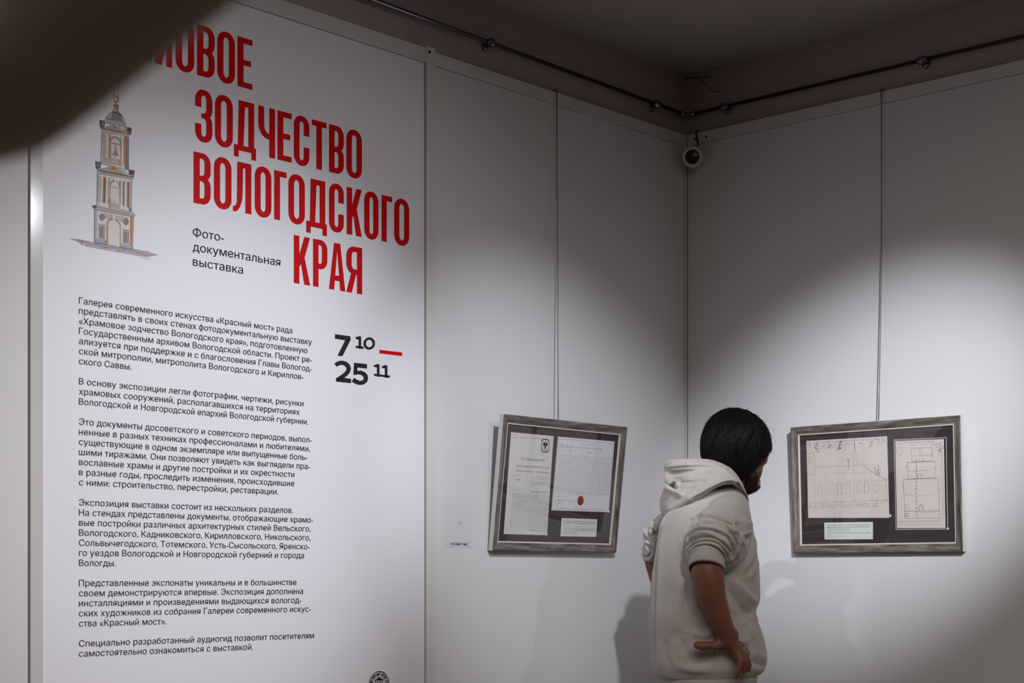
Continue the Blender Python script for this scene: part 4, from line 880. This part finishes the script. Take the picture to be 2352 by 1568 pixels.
# face
chains += [[(hd(0, .088, .010), .009*S), (hd(0, .112, -.028), .010*S), (hd(0, .108, -.038), .012*S)], [(hd(-.02, .088, -.066), .010*S), (hd(0, .097, -.066), .011*S), (hd(.02, .088, -.066), .010*S)],
           [(hd(-.018, .086, -.080), .010*S), (hd(.018, .086, -.080), .010*S)], [(hd(-.04, .076, .018), .012*S), (hd(0, .086, .02), .012*S), (hd(.04, .076, .018), .012*S)]]
sM = HM
ex = [(hd(0, -.004, .012), (.074*S, .094*S, .084*S), sM), (hd(0, .038, -.048), (.062*S, .066*S, .070*S), sM), (hd(0, .068, -.100), (.026*S, .024*S, .020*S), sM),
      (hd(.047, .05, -.02), (.024*S, .034*S, .022*S), sM), (hd(-.047, .05, -.02), (.024*S, .034*S, .022*S), sM), (hd(.05, .012, -.075), (.018*S, .03*S, .022*S), sM), (hd(-.05, .012, -.075), (.018*S, .03*S, .022*S), sM),
      (hd(.080, .004, -.024), (.010*S, .019*S, .031*S), sM), (hd(-.080, .004, -.024), (.010*S, .019*S, .031*S), sM)]
body = cage(chains, .0034, 'body', M_SKIN, man, 5, ex)
for sg in (-1, 1):
    e = MB(); c = hd(sg*.030, .082, .001); e.lathe(c-hf*.0, hf, [(.0001, -.011), (.007, -.008), (.0105, 0), (.009, .006), (.005, .0095), (.0001, .0105)], 16); e.build('eye', M_EYE, man, smooth=True)
# hair: a thick cap over the skull with loose strands lying down from the crown
def lim(azd):                               # lowest elevation of the hair at azimuth (0 = face, 90 = side, 180 = nape)
    a = abs((azd+180) % 360-180); return np.interp(a, [0, 35, 55, 75, 95, 120, 150, 180], [30, 26, 8, -12, -40, -56, -60, -62])
def skull_r(d):
    bk = np.clip(-d[..., 1]*1.5+.75, 0, 1); cz = np.where(d[..., 2] < 0, .090+.050*bk, .090)
    return 1/np.sqrt((d[..., 0]/.078)**2+(d[..., 1]/.098)**2+(d[..., 2]/cz)**2)
na, ne = 120, 70; A_, E_ = np.meshgrid(np.linspace(0, 2*np.pi, na, endpoint=False), np.linspace(-1.45, 1.565, ne))
dirs = np.stack([np.sin(A_)*np.cos(E_), np.cos(A_)*np.cos(E_), np.sin(E_)], -1)
L_ = np.vectorize(lambda a: lim(math.degrees(a)))(A_); k_ = np.clip((np.degrees(E_)-L_)/9+.5, 0, 1)
lump = .0022*np.sin(A_*23+np.sin(E_*5)*2)*np.cos(E_)+.002*np.sin(A_*9+E_*7)
back = np.clip(-dirs[..., 1], 0, 1); low = np.clip(-dirs[..., 2]-.2, 0, 1)
rad = skull_r(dirs)*S; rad = (rad-.014)*(1-k_)+(rad+.0135+lump+.012*back*(1-low))*k_
G = HC+hu*.004+(dirs*rad[..., None])@HM.T
hair = grid_obj(G, 'hair', M_CAP, man, True, True, True)
rs = random.Random(7); mb = MB()
def surf(a, e, lift):
    d = np.array([math.sin(a)*math.cos(e), math.cos(a)*math.cos(e), math.sin(e)]); bk = max(-d[1], 0); lw = max(-d[2]-.2, 0)
    r = skull_r(d)*S+.0145+.012*bk*(1-lw)+lift
    return HC+hu*.004+HM@(d*r)
for i in range(11000):
    a = rs.uniform(0, 2*math.pi); lo = math.radians(lim(math.degrees(a)))
    e = lo+(1.5-lo)*rs.random()**.75; ln = rs.uniform(.35, .8); pts = []; da = rs.gauss(0, .09)+.12*math.sin(a*5+e*3); fl = rs.uniform(0, .004) if rs.random() < .985 else rs.uniform(.006, .014)
    for k in range(6):
        q = k/5; ee = e-ln*q*.9; pts.append(surf(a+da*q+.012*math.sin(6*q+i), max(ee, lo-.10-rs.uniform(0, .03)) if ee < lo-.1 else ee, -.002+fl*q*q+.0015*math.sin(i+q*4)))
    w_ = rs.uniform(.0006, .0016); vs = []
    for k, p in enumerate(pts):
        d = pts[min(k+1, 5)]-pts[max(k-1, 0)]; o_ = p-HC; s_ = np.cross(d, o_); s_ /= np.linalg.norm(s_)+1e-12; ww = w_*(1-.8*(k/5)**2)
        nn = o_/np.linalg.norm(o_); vs += [p+s_*ww, p+nn*ww*.7, p-s_*ww]
    mb.add(vs, [[3*k, 3*k+1, 3*k+4, 3*k+3] for k in range(5)]+[[3*k+1, 3*k+2, 3*k+5, 3*k+4] for k in range(5)])
st_o = mb.build('hair_strands', M_HAIR, hair, smooth=True); st_o['kind'] = 'stuff'
# beard: shell over jaw and chin plus bristles
na, ne = 60, 30; A_, E_ = np.meshgrid(np.linspace(-2.4, 2.4, na), np.linspace(-1.5, .35, ne))
dj = np.stack([np.sin(A_)*np.cos(E_), np.cos(A_)*np.cos(E_), np.sin(E_)], -1)
def jaw_r(d): return 1/np.sqrt((d[..., 0]/.067)**2+(d[..., 1]/.076)**2+(d[..., 2]/.068)**2)
JC = (.002, .034, -.060)
upl = np.degrees(E_) < np.interp(np.abs(np.degrees(A_)), [0, 20, 60, 90, 117, 137], [-28, -30, -38, -26, -6, 0])
kk = np.where(upl, 1.0, 0.0); rj = jaw_r(dj)*S*(1+0*kk); rj = rj*(.86+.16*kk)
G = HC+(np.array(JC)*S)@HM.T+(dj*rj[..., None])@HM.T
beard = grid_obj(G, 'beard', M_BEARD, man, False)
mb = MB()
for i in range(4500):
    a = rs.uniform(-2.35, 2.35); top = np.interp(abs(math.degrees(a)), [0, 20, 60, 90, 117, 137], [-24, -26, -34, -22, -2, 4]); e = math.radians(rs.uniform(-86, top))
    d = np.array([math.sin(a)*math.cos(e), math.cos(a)*math.cos(e), math.sin(e)]); r = float(jaw_r(d))*S*1.01
    p = HC+HM@(np.array(JC)*S)+HM@(d*r); g = HM@(d+np.array([0, .25, -.9])); g /= np.linalg.norm(g); l_ = rs.uniform(.004, .009); s_ = np.cross(g, HM@d); s_ /= np.linalg.norm(s_); w_ = .0005
    mb.add([p+s_*w_, p-s_*w_, p+g*l_*.6+HM@d*.0015, p+g*l_], [[0, 1, 2], [0, 2, 3], [1, 3, 2]])
mb.build('beard_bristles', M_BEARD, beard)['kind'] = 'stuff'
# ---- sweatshirt
lv = np.array([(498, 500, 640), (520, 430, 672), (545, 372, 690), (600, 300, 705), (660, 250, 715), (720, 222, 724), (800, 208, 740), (900, 194, 754), (1000, 180, 764), (1100, 170, 766), (1140, 166, 758), (1172, 162, 742), (1190, 161, 740), (1250, 160, 760), (1320, 165, 786), (1400, 172, 802), (1460, 180, 803), (1490, 186, 795), (1515, 192, 770), (1530, 200, 745), (1538, 215, 728)], float)
nr_, nc_ = 300, 300
yy = np.linspace(498, 1538, nr_); xl = smooth1(interp(yy, lv[:, 0], lv[:, 1]), 18); xr = smooth1(interp(yy, lv[:, 0], lv[:, 2]), 6)
bb = interp(yy, [498, 560, 640, 760, 1000, 1300, 1480, 1538], [.10, .17, .19, .19, .185, .18, .18, .16])
th = np.linspace(0, 2*np.pi, nc_, endpoint=False); G = np.zeros((nr_, nc_, 3))
for i in range(nr_):
    cx_ = (xl[i]+xr[i])/2; ha = (xr[i]-xl[i])/2
    ct, s_t = np.cos(th), np.sin(th); ex_ = 2/2.5; sx_ = np.sign(ct)*np.abs(ct)**ex_; sy_ = np.sign(s_t)*np.abs(s_t)**ex_
    pxs = 1420+(cx_+ha*sx_)/2.3475; py_ = 900+yy[i]/2.3475
    Y = YB+bb[i]*sy_; z0 = H+(HY-py_)/F*YB
    G[i, :, 0] = (pxs-CX)/F*Y; G[i, :, 1] = Y; G[i, :, 2] = z0
TF = [('c', [(232, 730), (214, 800), (206, 900), (200, 1100), (196, 1300), (206, 1490)], .005, 3.5), ('r', [(250, 760), (228, 900), (216, 1100), (214, 1300), (222, 1480)], .004, 6),
      ('r', [(590, 1000), (640, 1040), (700, 1100), (752, 1140)], .012, 10), ('c', [(590, 1060), (640, 1130), (690, 1210), (712, 1260)], .011, 8), ('r', [(590, 1120), (640, 1220), (668, 1320), (672, 1370)], .009, 9),
      ('c', [(640, 930), (690, 890), (716, 820), (724, 760)], .006, 4), ('r', [(665, 970), (708, 900), (738, 820), (745, 770)], .007, 6), ('c', [(690, 985), (724, 940), (748, 870)], .004, 4), ('r', [(700, 1010), (745, 960), (760, 900)], .005, 6),
      ('c', [(345, 905), (352, 960), (372, 1040), (372, 1100)], .006, 8), ('c', [(372, 1100), (350, 1200), (372, 1290)], .005, 10), ('r', [(330, 1000), (320, 1150), (330, 1300)], .005, 14), ('c', [(355, 1330), (362, 1400), (410, 1445), (500, 1455)], .007, 9),
      ('r', [(275, 1380), (290, 1450), (370, 1490), (500, 1500)], .006, 9), ('c', [(258, 1330), (262, 1420), (285, 1470)], .005, 8), ('r', [(400, 1290), (470, 1310), (520, 1290)], .006, 8), ('c', [(400, 1330), (450, 1345), (520, 1330)], .004, 6),
      ('c', [(525, 1290), (523, 1360), (524, 1440), (525, 1530)], .0022, 1.6), ('s', [(720, 1185), (734, 1225), (730, 1290), (704, 1345), (680, 1395)], .009, 26), ('c', [(716, 1192), (726, 1230), (722, 1285), (700, 1335)], .006, 2.5),
      ('c', [(700, 1300), (720, 1360), (740, 1400)], .003, 6), ('r', [(720, 1400), (770, 1420), (795, 1440)], .006, 9), ('c', [(710, 1440), (760, 1470), (800, 1480)], .005, 6),
      ('c', [(360, 780), (390, 700), (440, 640), (520, 590)], .0022, 2), ('c', [(418, 700), (440, 650), (490, 610), (560, 600)], .002, 2.2), ('c', [(618, 545), (614, 580), (612, 628)], .002, 1.8), ('r', [(600, 640), (660, 680), (690, 740)], .005, 8), ('c', [(620, 620), (680, 660), (716, 720)], .003, 4)]
G_T = G
def ringloft(rows, n=200, m=12, exq=2.3):
    R = np.array(rows, float); k = np.linspace(0, len(R)-1, m); out = np.zeros((m, n, 3)); th = np.linspace(0, 2*np.pi, n, endpoint=False)
    for i, q in enumerate(k):
        v = [np.interp(q, range(len(R)), R[:, j]) for j in range(R.shape[1])]
        yield_ = v; out[i] = ring3(v, th, exq)
    return out
def ring3(v, th, exq):
    x0, y0, x1, y1, Y, b, kk_ = v
    L3_, R3_ = W(x0, y0, Y), W(x1, y1, Y); C = (L3_+R3_)/2; A = (R3_-L3_)/2; B = np.array([0, -1, kk_])*b
    ct, st2 = np.cos(th), np.sin(th); e = 2/exq
    return C+np.outer(np.sign(ct)*np.abs(ct)**e, A)+np.outer(np.sign(st2)*np.abs(st2)**e, B)
cc = lambda c, x0, y0, x1, y1, Y, b, k_: (*c(x0, y0), *c(x1, y1), Y, b, k_)
SL = [cc(cB, 1000, 640, 1260, 640, 4.45, .06, .2), cc(cB, 930, 700, 1330, 700, 4.43, .10, .2), cc(cB, 850, 790, 1390, 800, 4.405, .115, .25), cc(cB, 775, 900, 1405, 920, 4.37, .112, .3), cc(cB, 690, 1020, 1420, 1060, 4.335, .108, .35), cc(cB, 640, 1110, 1412, 1180, 4.31, .102, .4), cc(cB, 630, 1190, 1400, 1290, 4.295, .095, .45),
      cc(cB, 640, 1290, 1340, 1420, 4.28, .08, .5), cc(cB, 672, 1370, 1225, 1490, 4.27, .068, .55), cc(cB, 702, 1420, 1135, 1520, 4.262, .058, .6), cc(cB, 730, 1440, 1110, 1530, 4.26, .05, .6)]
G_N = ringloft(SL, 150, 120, 2.15)
SF = [('c', [(770, 960), (820, 905), (900, 880), (1005, 825)], .012, 3.5), ('r', [(800, 990), (860, 930), (960, 900), (1080, 905)], .006, 4), ('c', [(700, 1040), (800, 965), (940, 915), (1060, 918), (1180, 962), (1270, 1022), (1335, 1110)], .007, 2.4),
      ('c', [(660, 1150), (740, 1085), (820, 1045), (930, 1042), (1050, 1070), (1130, 1110), (1185, 1170)], .008, 2.4), ('r', [(700, 1150), (780, 1090), (900, 1078), (1010, 1110)], .005, 4), ('c', [(1020, 1075), (1080, 1120), (1140, 1150)], .008, 3),
      ('c', [(655, 1290), (700, 1215), (770, 1165), (870, 1140), (980, 1145), (1070, 1180), (1140, 1240), (1195, 1310), (1215, 1390)], .008, 2.2), ('c', [(672, 1330), (740, 1240), (850, 1190), (960, 1190), (1050, 1215), (1110, 1270), (1160, 1340), (1185, 1440)], .007, 2.2),
      ('c', [(690, 1360), (750, 1280), (860, 1240), (970, 1250), (1070, 1300), (1130, 1370), (1165, 1470)], .006, 2.2), ('c', [(1170, 1000), (1215, 1090), (1270, 1180), (1290, 1270), (1250, 1400)], .007, 2.6), ('c', [(1180, 1130), (1215, 1200), (1240, 1280), (1225, 1370)], .008, 2.6),
      ('c', [(1285, 950), (1320, 1000), (1338, 1070), (1330, 1110)], .016, 5), ('r', [(1290, 1060), (1335, 1150), (1340, 1230)], .006, 4), ('c', [(1345, 1180), (1350, 1270), (1300, 1390), (1210, 1480)], .007, 2.4), ('c', [(1425, 1130), (1400, 1250), (1330, 1400), (1200, 1500)], .006, 2.6),
      ('c', [(640, 1170), (632, 1260), (660, 1350)], .006, 3), ('r', [(1400, 900), (1430, 1010), (1425, 1120)], .008, 6)]
SL2 = [cc(cB, 360, 800, 520, 860, 4.66, .06, .1), cc(cB, 290, 860, 470, 900, 4.67, .075, .1), cc(cB, 205, 930, 420, 980, 4.69, .08, .1), cc(cB, 96, 1048, 360, 1080, 4.70, .078, .1), cc(cB, 104, 1130, 320, 1170, 4.71, .072, .1), cc(cB, 112, 1190, 300, 1230, 4.71, .068, .1), cc(cB, 84, 1290, 290, 1310, 4.715, .06, .1), cc(cB, 76, 1355, 270, 1380, 4.715, .055, .1), cc(cB, 122, 1465, 222, 1492, 4.72, .045, .1), cc(cB, 140, 1462, 206, 1486, 4.72, .036, .1)]
G_F = ringloft(SL2, 110, 90, 2.1)
FF = [('c', [(95, 1045), (150, 1130), (190, 1215)], .009, 2.4), ('c', [(150, 1015), (190, 1110), (225, 1230)], .009, 2.4), ('c', [(222, 1015), (250, 1090), (275, 1140)], .008, 2.2), ('r', [(240, 920), (222, 1000), (240, 1080)], .006, 4), ('c', [(115, 1190), (180, 1270), (220, 1340)], .007, 2.4), ('c', [(100, 1380), (150, 1400), (215, 1330)], .004, 2.5)]
def closed_add(mb, G):
    r, c, _ = G.shape; fs = [[i*c+j, i*c+(j+1) % c, (i+1)*c+(j+1) % c, (i+1)*c+j] for i in range(r-1) for j in range(c)]
    mb.add(G.reshape(-1, 3).tolist(), fs+[list(range(c))[::-1], [(r-1)*c+k for k in range(c)]])
um = MB(); closed_add(um, G_T[::2, ::2]); closed_add(um, G_N); closed_add(um, G_F)
hoodie = um.build('hooded_sweatshirt', M_HOOD, man)
md = hoodie.modifiers.new('remesh', 'REMESH'); md.mode = 'VOXEL'; md.voxel_size = .0025; md.use_smooth_shade = True
ms = hoodie.modifiers.new('smooth', 'SMOOTH'); ms.iterations = 22; ms.factor = .5
bpy.context.view_layer.update(); me = bpy.data.meshes.new_from_object(hoodie.evaluated_get(bpy.context.evaluated_depsgraph_get())); hoodie.modifiers.clear(); hoodie.data = me
me.polygons.foreach_set('use_smooth', [True]*len(me.polygons)); me.update()
nv_ = len(me.vertices); co = np.empty(nv_*3); me.vertices.foreach_get('co', co); co = co.reshape(-1, 3); no = np.array([tuple(x.vector) for x in me.vertex_normals])
Pw = co+rootloc(man)
def displace(Pw, no, sets, noise):
    px, py = project(Pw); toc = EYE-Pw; toc /= np.linalg.norm(toc, axis=1, keepdims=True); face = np.clip(np.sum(no*toc, 1)*3+.3, 0, 1); h = np.zeros(len(Pw))
    for lst, c, sel in sets:
        for typ, pts, amp, wd in lst:
            amp = amp*(.8 if lst is TF else 1.4); q = spline([c(*p) for p in pts]); qa = np.array(q); bx_ = (px > qa[:, 0].min()-6*wd) & (px < qa[:, 0].max()+6*wd) & (py > qa[:, 1].min()-6*wd) & (py < qa[:, 1].max()+6*wd) & sel & (face > 0)
            if not bx_.any(): continue
            d, s, t = seg_dist(px[bx_], py[bx_], q); end = np.clip(np.minimum(t, 1-t)*5+.05, 0, 1)
            if typ == 'r': hh = amp*np.exp(-(d/wd)**2)*end
            elif typ == 'c': hh = end*(-amp*np.exp(-(d/wd)**2)+amp*.4*np.exp(-((d-wd*2.2)/(wd*1.6))**2))
            else: sd = d*s; hh = end*amp/(1+np.exp(-sd))*np.exp(-np.maximum(sd, 0)/wd)
            h[bx_] += hh
    x, y, z = Pw.T; h += noise*(np.sin(x*31+z*17+1)*np.sin(z*23-y*29)+.6*np.sin(z*47+x*39+2)*np.sin(y*41+z*13))
    return Pw+no*(h*face)[:, None]
yv = Pw[:, 1]
Pw = displace(Pw, no, [(TF, cA, yv < 4.56), (SF, cB, yv < 4.42), (FF, cB, yv > 4.55)], .0014)
me.vertices.foreach_set('co', (Pw-rootloc(man)).ravel()); me.update()
ms = hoodie.modifiers.new('smooth', 'SMOOTH'); ms.iterations = 3; ms.factor = .5
G = ringloft([cc(cA, 212, 1524, 722, 1524, 4.5, .155, 0), cc(cA, 196, 1534, 744, 1534, 4.5, .170, 0), cc(cA, 202, 1550, 742, 1550, 4.5, .17, 0), cc(cA, 214, 1600, 728, 1600, 4.5, .165, 0), cc(cA, 222, 1650, 716, 1650, 4.5, .16, 0), cc(cA, 240, 1660, 700, 1660, 4.5, .15, 0)], 300, 24)
ph = np.arange(300); G[:, :, :] += (G-G.mean(1, keepdims=True))*(.004*np.sign(np.sin(ph*2*np.pi/3)))[None, :, None]
grid_obj(G, 'hem_band', M_RIB, hoodie, True)
def cuff(rows, flute=90):
    G = ringloft(rows, flute*3, 16, 2.1); ph = np.arange(flute*3)
    G += (G-G.mean(1, keepdims=True))*(.006*np.cos(ph*2*np.pi/3))[None, :, None]
    return grid_obj(G, 'cuff', M_RIB, hoodie, True)
cuff([cc(cB, 712, 1412, 1118, 1510, 4.262, .050, .6), cc(cB, 698, 1408, 1138, 1500, 4.262, .057, .6), cc(cB, 688, 1450, 1144, 1535, 4.26, .059, .5), cc(cB, 680, 1520, 1146, 1590, 4.257, .059, .40), cc(cB, 692, 1526, 1134, 1590, 4.257, .052, .40), cc(cB, 700, 1490, 1120, 1570, 4.258, .048, .42)])
# hood
nu, nv = 280, 170
tx, ty = zip(*[(345, 122), (385, 118), (500, 134), (680, 132), (850, 138), (950, 155), (1050, 180), (1150, 216), (1200, 262), (1250, 325), (1330, 452), (1400, 572), (1445, 650)])
bx, by = zip(*[(345, 830), (420, 868), (480, 866), (540, 824), (600, 772), (730, 690), (850, 592), (960, 512), (1030, 486), (1100, 472), (1170, 472), (1230, 482), (1330, 560), (1400, 625), (1445, 700)])
ly, lx = zip(*[(110, 392), (160, 374), (220, 370), (260, 380), (340, 398), (400, 418), (440, 432), (466, 420), (492, 378), (530, 342), (620, 312), (720, 310), (780, 325), (830, 352), (870, 425)])
u = np.linspace(0, 2*np.pi, nu, endpoint=False); w_u = (1-np.cos(u))/2; vv = np.concatenate([np.linspace(-.32, 0, 26, endpoint=False), np.linspace(0, 1, nv-34), np.linspace(1, 1.0, 8)])
G = np.zeros((len(vv), nu, 3))
for i, v in enumerate(vv):
    xm = 1445+(345-1445)*w_u; yt_ = np.interp(xm, tx, ty); yb_ = np.interp(xm, bx, by); va = max(v, 0)
    y = yt_+va*(yb_-yt_); x = 1445+(np.interp(y, ly, lx)-1445)*w_u
    b_ = np.interp(va, [0, .15, .5, .85, 1], [.13, .16, .20, .225, .20]); inn = 0
    if v < 0:
        q = -v/.32; inn = .07*math.sin(q*math.pi/2)+.10*q; y = y+(-8*math.sin(min(q*8, 1)*math.pi)+q*260*(.4+.6*w_u))
    k2 = i-(len(vv)-8)
    if k2 > 0: inn = .16*(k2/7)**.8; y = y+10*math.sin(k2/7*math.pi)-16*k2/7
    x = x+(900-x)*inn; bq = b_*(1-inn)
    px_, py_ = cB(x, y); Y = 4.52-bq*np.sin(u)
    far = np.clip(-np.sin(u), 0, 1)
    G[i, :, 0] = (px_-CX)/F*(4.52+(Y-4.52)*.25); G[i, :, 1] = Y; G[i, :, 2] = H+(HY-py_)/F*4.40+.0*far
HF = [('c', [(372, 255), (500, 250), (600, 246), (850, 232), (960, 240), (1050, 264), (1130, 296), (1200, 338), (1290, 420), (1370, 530), (1425, 620)], .005, 1.6), ('r', [(385, 180), (600, 190), (850, 185), (1050, 215), (1200, 290)], .004, 8),
      ('c', [(350, 478), (420, 462), (480, 488), (545, 526)], .015, 4.5), ('r', [(340, 530), (400, 510), (480, 530), (560, 575), (640, 600)], .010, 7), ('r', [(400, 290), (440, 370), (500, 440), (580, 480)], .010, 7), ('c', [(410, 300), (500, 312), (600, 300), (740, 275)], .007, 5),
      ('c', [(545, 526), (640, 530), (760, 500)], .004, 6), ('r', [(600, 400), (760, 430), (900, 400), (1000, 340)], .006, 12), ('c', [(680, 470), (800, 460), (900, 430)], .003, 8), ('r', [(400, 780), (500, 780), (620, 700), (740, 620)], .006, 8)]
G = folds(G, HF, cB, noise=.0012)
grid_obj(G, 'hood', M_HOOD, hoodie, True)
# trousers and shoes (below the frame)
legs = []
for sg in (-1, 1):
    hp = hip+rb*sg*.085+[-.012, 0, .02]; kn = hz(foot0+rb*sg*.10+fb*.02, .50); an = hz(foot0+rb*sg*.11-fb*.03, .12)
    legs.append([(hip+[-.012, 0, .05], .095), (hp, .098), (kn, .085), (an, .075)])
cage(legs, .012, 'trousers', M_TROU, man, 3)
for sg in (-1, 1):
    a = foot0+rb*sg*.11-fb*.07; s_ = MB(); out = []
    prof = [(0, .034, .02), (.02, .042, .075), (.09, .043, .10), (.15, .044, .075), (.22, .046, .055), (.27, .040, .045), (.295, .02, .035)]
    G = np.zeros((len(prof), 16, 3))
    for i, (l_, wd_, hh) in enumerate(prof):
        for j in range(16):
            q = 2*math.pi*j/16; G[i, j] = a+fb*l_+rb*math.cos(q)*wd_+ZZ*(.018+max(0, hh*(.5+.5*math.sin(q))))
    sh = grid_obj(G, 'shoe', M_SHOE, man, True, True, True)
    for i, (l_, wd_, hh) in enumerate(prof):
        out += [a+fb*l_+rb*wd_*1.05, a+fb*l_-rb*wd_*1.05, a+fb*l_+rb*wd_*1.05+ZZ*.024, a+fb*l_-rb*wd_*1.05+ZZ*.024]
    n = len(prof); fs = [[4*i, 4*i+1, 4*i+5, 4*i+4] for i in range(n-1)]+[[4*i+2, 4*i+6, 4*i+7, 4*i+3] for i in range(n-1)]+[[4*i, 4*i+4, 4*i+6, 4*i+2] for i in range(n-1)]+[[4*i+1, 4*i+3, 4*i+7, 4*i+5] for i in range(n-1)]+[[0, 2, 3, 1], [4*n-4, 4*n-3, 4*n-1, 4*n-2]]
    mk('sole', out, fs, M_SOLE, sh)
# ---- second visitor: stands beside the photographer, raised sleeve crossing the upper left corner
v0 = np.array([-.66, .30, 0.0])
vis = empty('person', v0, 'out-of-focus visitor close to the viewer, only a raised dark sleeve showing top left', 'person')
V = lambda x, y, z: np.array([x, y, z], float)
eR = V(-.2175, .66, 1.5235); hR = V(.0055, .66, 1.6945); sR_ = V(-.50, .40, 1.44); sL_ = V(-.86, .20, 1.44)
vb = [[(V(-.67, .29, .95), .12), (V(-.67, .29, 1.2), .115), (V(-.67, .30, 1.38), .11)], [(sL_, .055), (V(-.68, .30, 1.42), .08), (sR_, .055)], [(V(-.68, .30, 1.42), .06), (V(-.66, .33, 1.62), .055)],
      [(sR_, .045), (eR, .038), (hR, .026), (hR+V(.05, .0, .045), .030)], [(sL_, .045), (V(-.92, .24, 1.16), .038), (V(-.86, .38, .95), .026), (V(-.85, .40, .88), .03)]]
for k, (dx, dz) in enumerate(((.02, .03), (.03, .012), (.032, -.006), (.026, -.022))): vb.append([(hR+V(.05, 0, .045), .012), (hR+V(.05+dx, .02, .055+dz), .010), (hR+V(.05+dx*1.4, .045, .055+dz*1.1), .008)])
vb.append([(hR+V(.04, 0, .04), .013), (hR+V(.02, .02, .075), .011), (hR+V(.035, .03, .095), .009)])
for k in range(4): vb.append([(V(-.85, .40, .88), .012), (V(-.86+.012*k, .41+.008*k, .83), .010), (V(-.86+.012*k, .42+.008*k, .79), .008)])
vb.append([(V(-.84, .41, .88), .012), (V(-.82, .44, .85), .009)])
for sg in (-1, 1): vb.append([(V(-.67+.09*sg, .29+.05*sg, .93), .09), (V(-.67+.10*sg, .31+.05*sg, .5), .06), (V(-.67+.11*sg, .28+.05*sg, .09), .04), (V(-.72+.11*sg, .45+.05*sg, .04), .03)])
vex = [(V(-.655, .345, 1.70), (.074, .092, .090), None), (V(-.65, .375, 1.635), (.055, .06, .065), None), (V(-.645, .455, 1.665), (.012, .02, .02), None), (V(-.73, .34, 1.67), (.010, .018, .03), None), (V(-.58, .345, 1.67), (.010, .018, .03), None)]
cage(vb, .008, 'body', M_SKIN, vis, 3, vex)
jk = [[(V(-.67, .29, .90), .15), (V(-.67, .29, 1.2), .145), (V(-.67, .30, 1.38), .135)], [(sL_, .075), (V(-.68, .30, 1.41), .10), (sR_, .075)], [(sR_, .072), (eR+V(-.09, -.06, -.01), .062), (eR, .058), (eR+(hR-eR)*.6, .0565), (hR, .045)], [(sL_, .07), (V(-.92, .24, 1.16), .057), (V(-.87, .37, .97), .042)]]
jo = cage(jk, .009, 'jacket', M_JACK, vis, 4)
cage([[(V(-.67+.09*sg, .29+.05*sg, .93), .115), (V(-.67+.10*sg, .31+.05*sg, .5), .09), (V(-.67+.11*sg, .28+.05*sg, .12), .08)] for sg in (-1, 1)], .012, 'trousers', M_TROU, vis, 3)
A_, E_ = np.meshgrid(np.linspace(0, 2*np.pi, 40, endpoint=False), np.linspace(-.9, 1.56, 24)); dd = np.stack([np.sin(A_)*np.cos(E_), np.cos(A_)*np.cos(E_), np.sin(E_)], -1)
kk = np.clip((np.degrees(E_)-np.vectorize(lambda a: lim(math.degrees(a)))(A_))/9+.5, 0, 1); G = V(-.655, .345, 1.70)+dd*((skull_r(dd)-.012)*(1-kk)+(skull_r(dd)+.012)*kk)[..., None]
grid_obj(G, 'hair', M_HAIR, vis, True, True, True)
for sg in (-1, 1):
    a = V(-.67+.11*sg, .20+.05*sg, 0); G = np.zeros((len(prof), 16, 3))
    for i, (l_, wd_, hh) in enumerate(prof):
        for j in range(16):
            q = 2*math.pi*j/16; G[i, j] = a+V(0, 1, 0)*l_+V(1, 0, 0)*math.cos(q)*wd_+ZZ*(0.001+max(0, hh*(.5+.5*math.sin(q))))
    grid_obj(G, 'shoe', M_PHONE, vis, True, True, True)
ph_ = MB(); ph_.box(lambda a, b, c: hR+V(.09+a, .045+b, .075+c), -.078, .078, 0, .009, -.037, .037)
tag(ph_.build('phone', M_PHONE), 'dark phone held up by the near visitor above the view', 'phone')
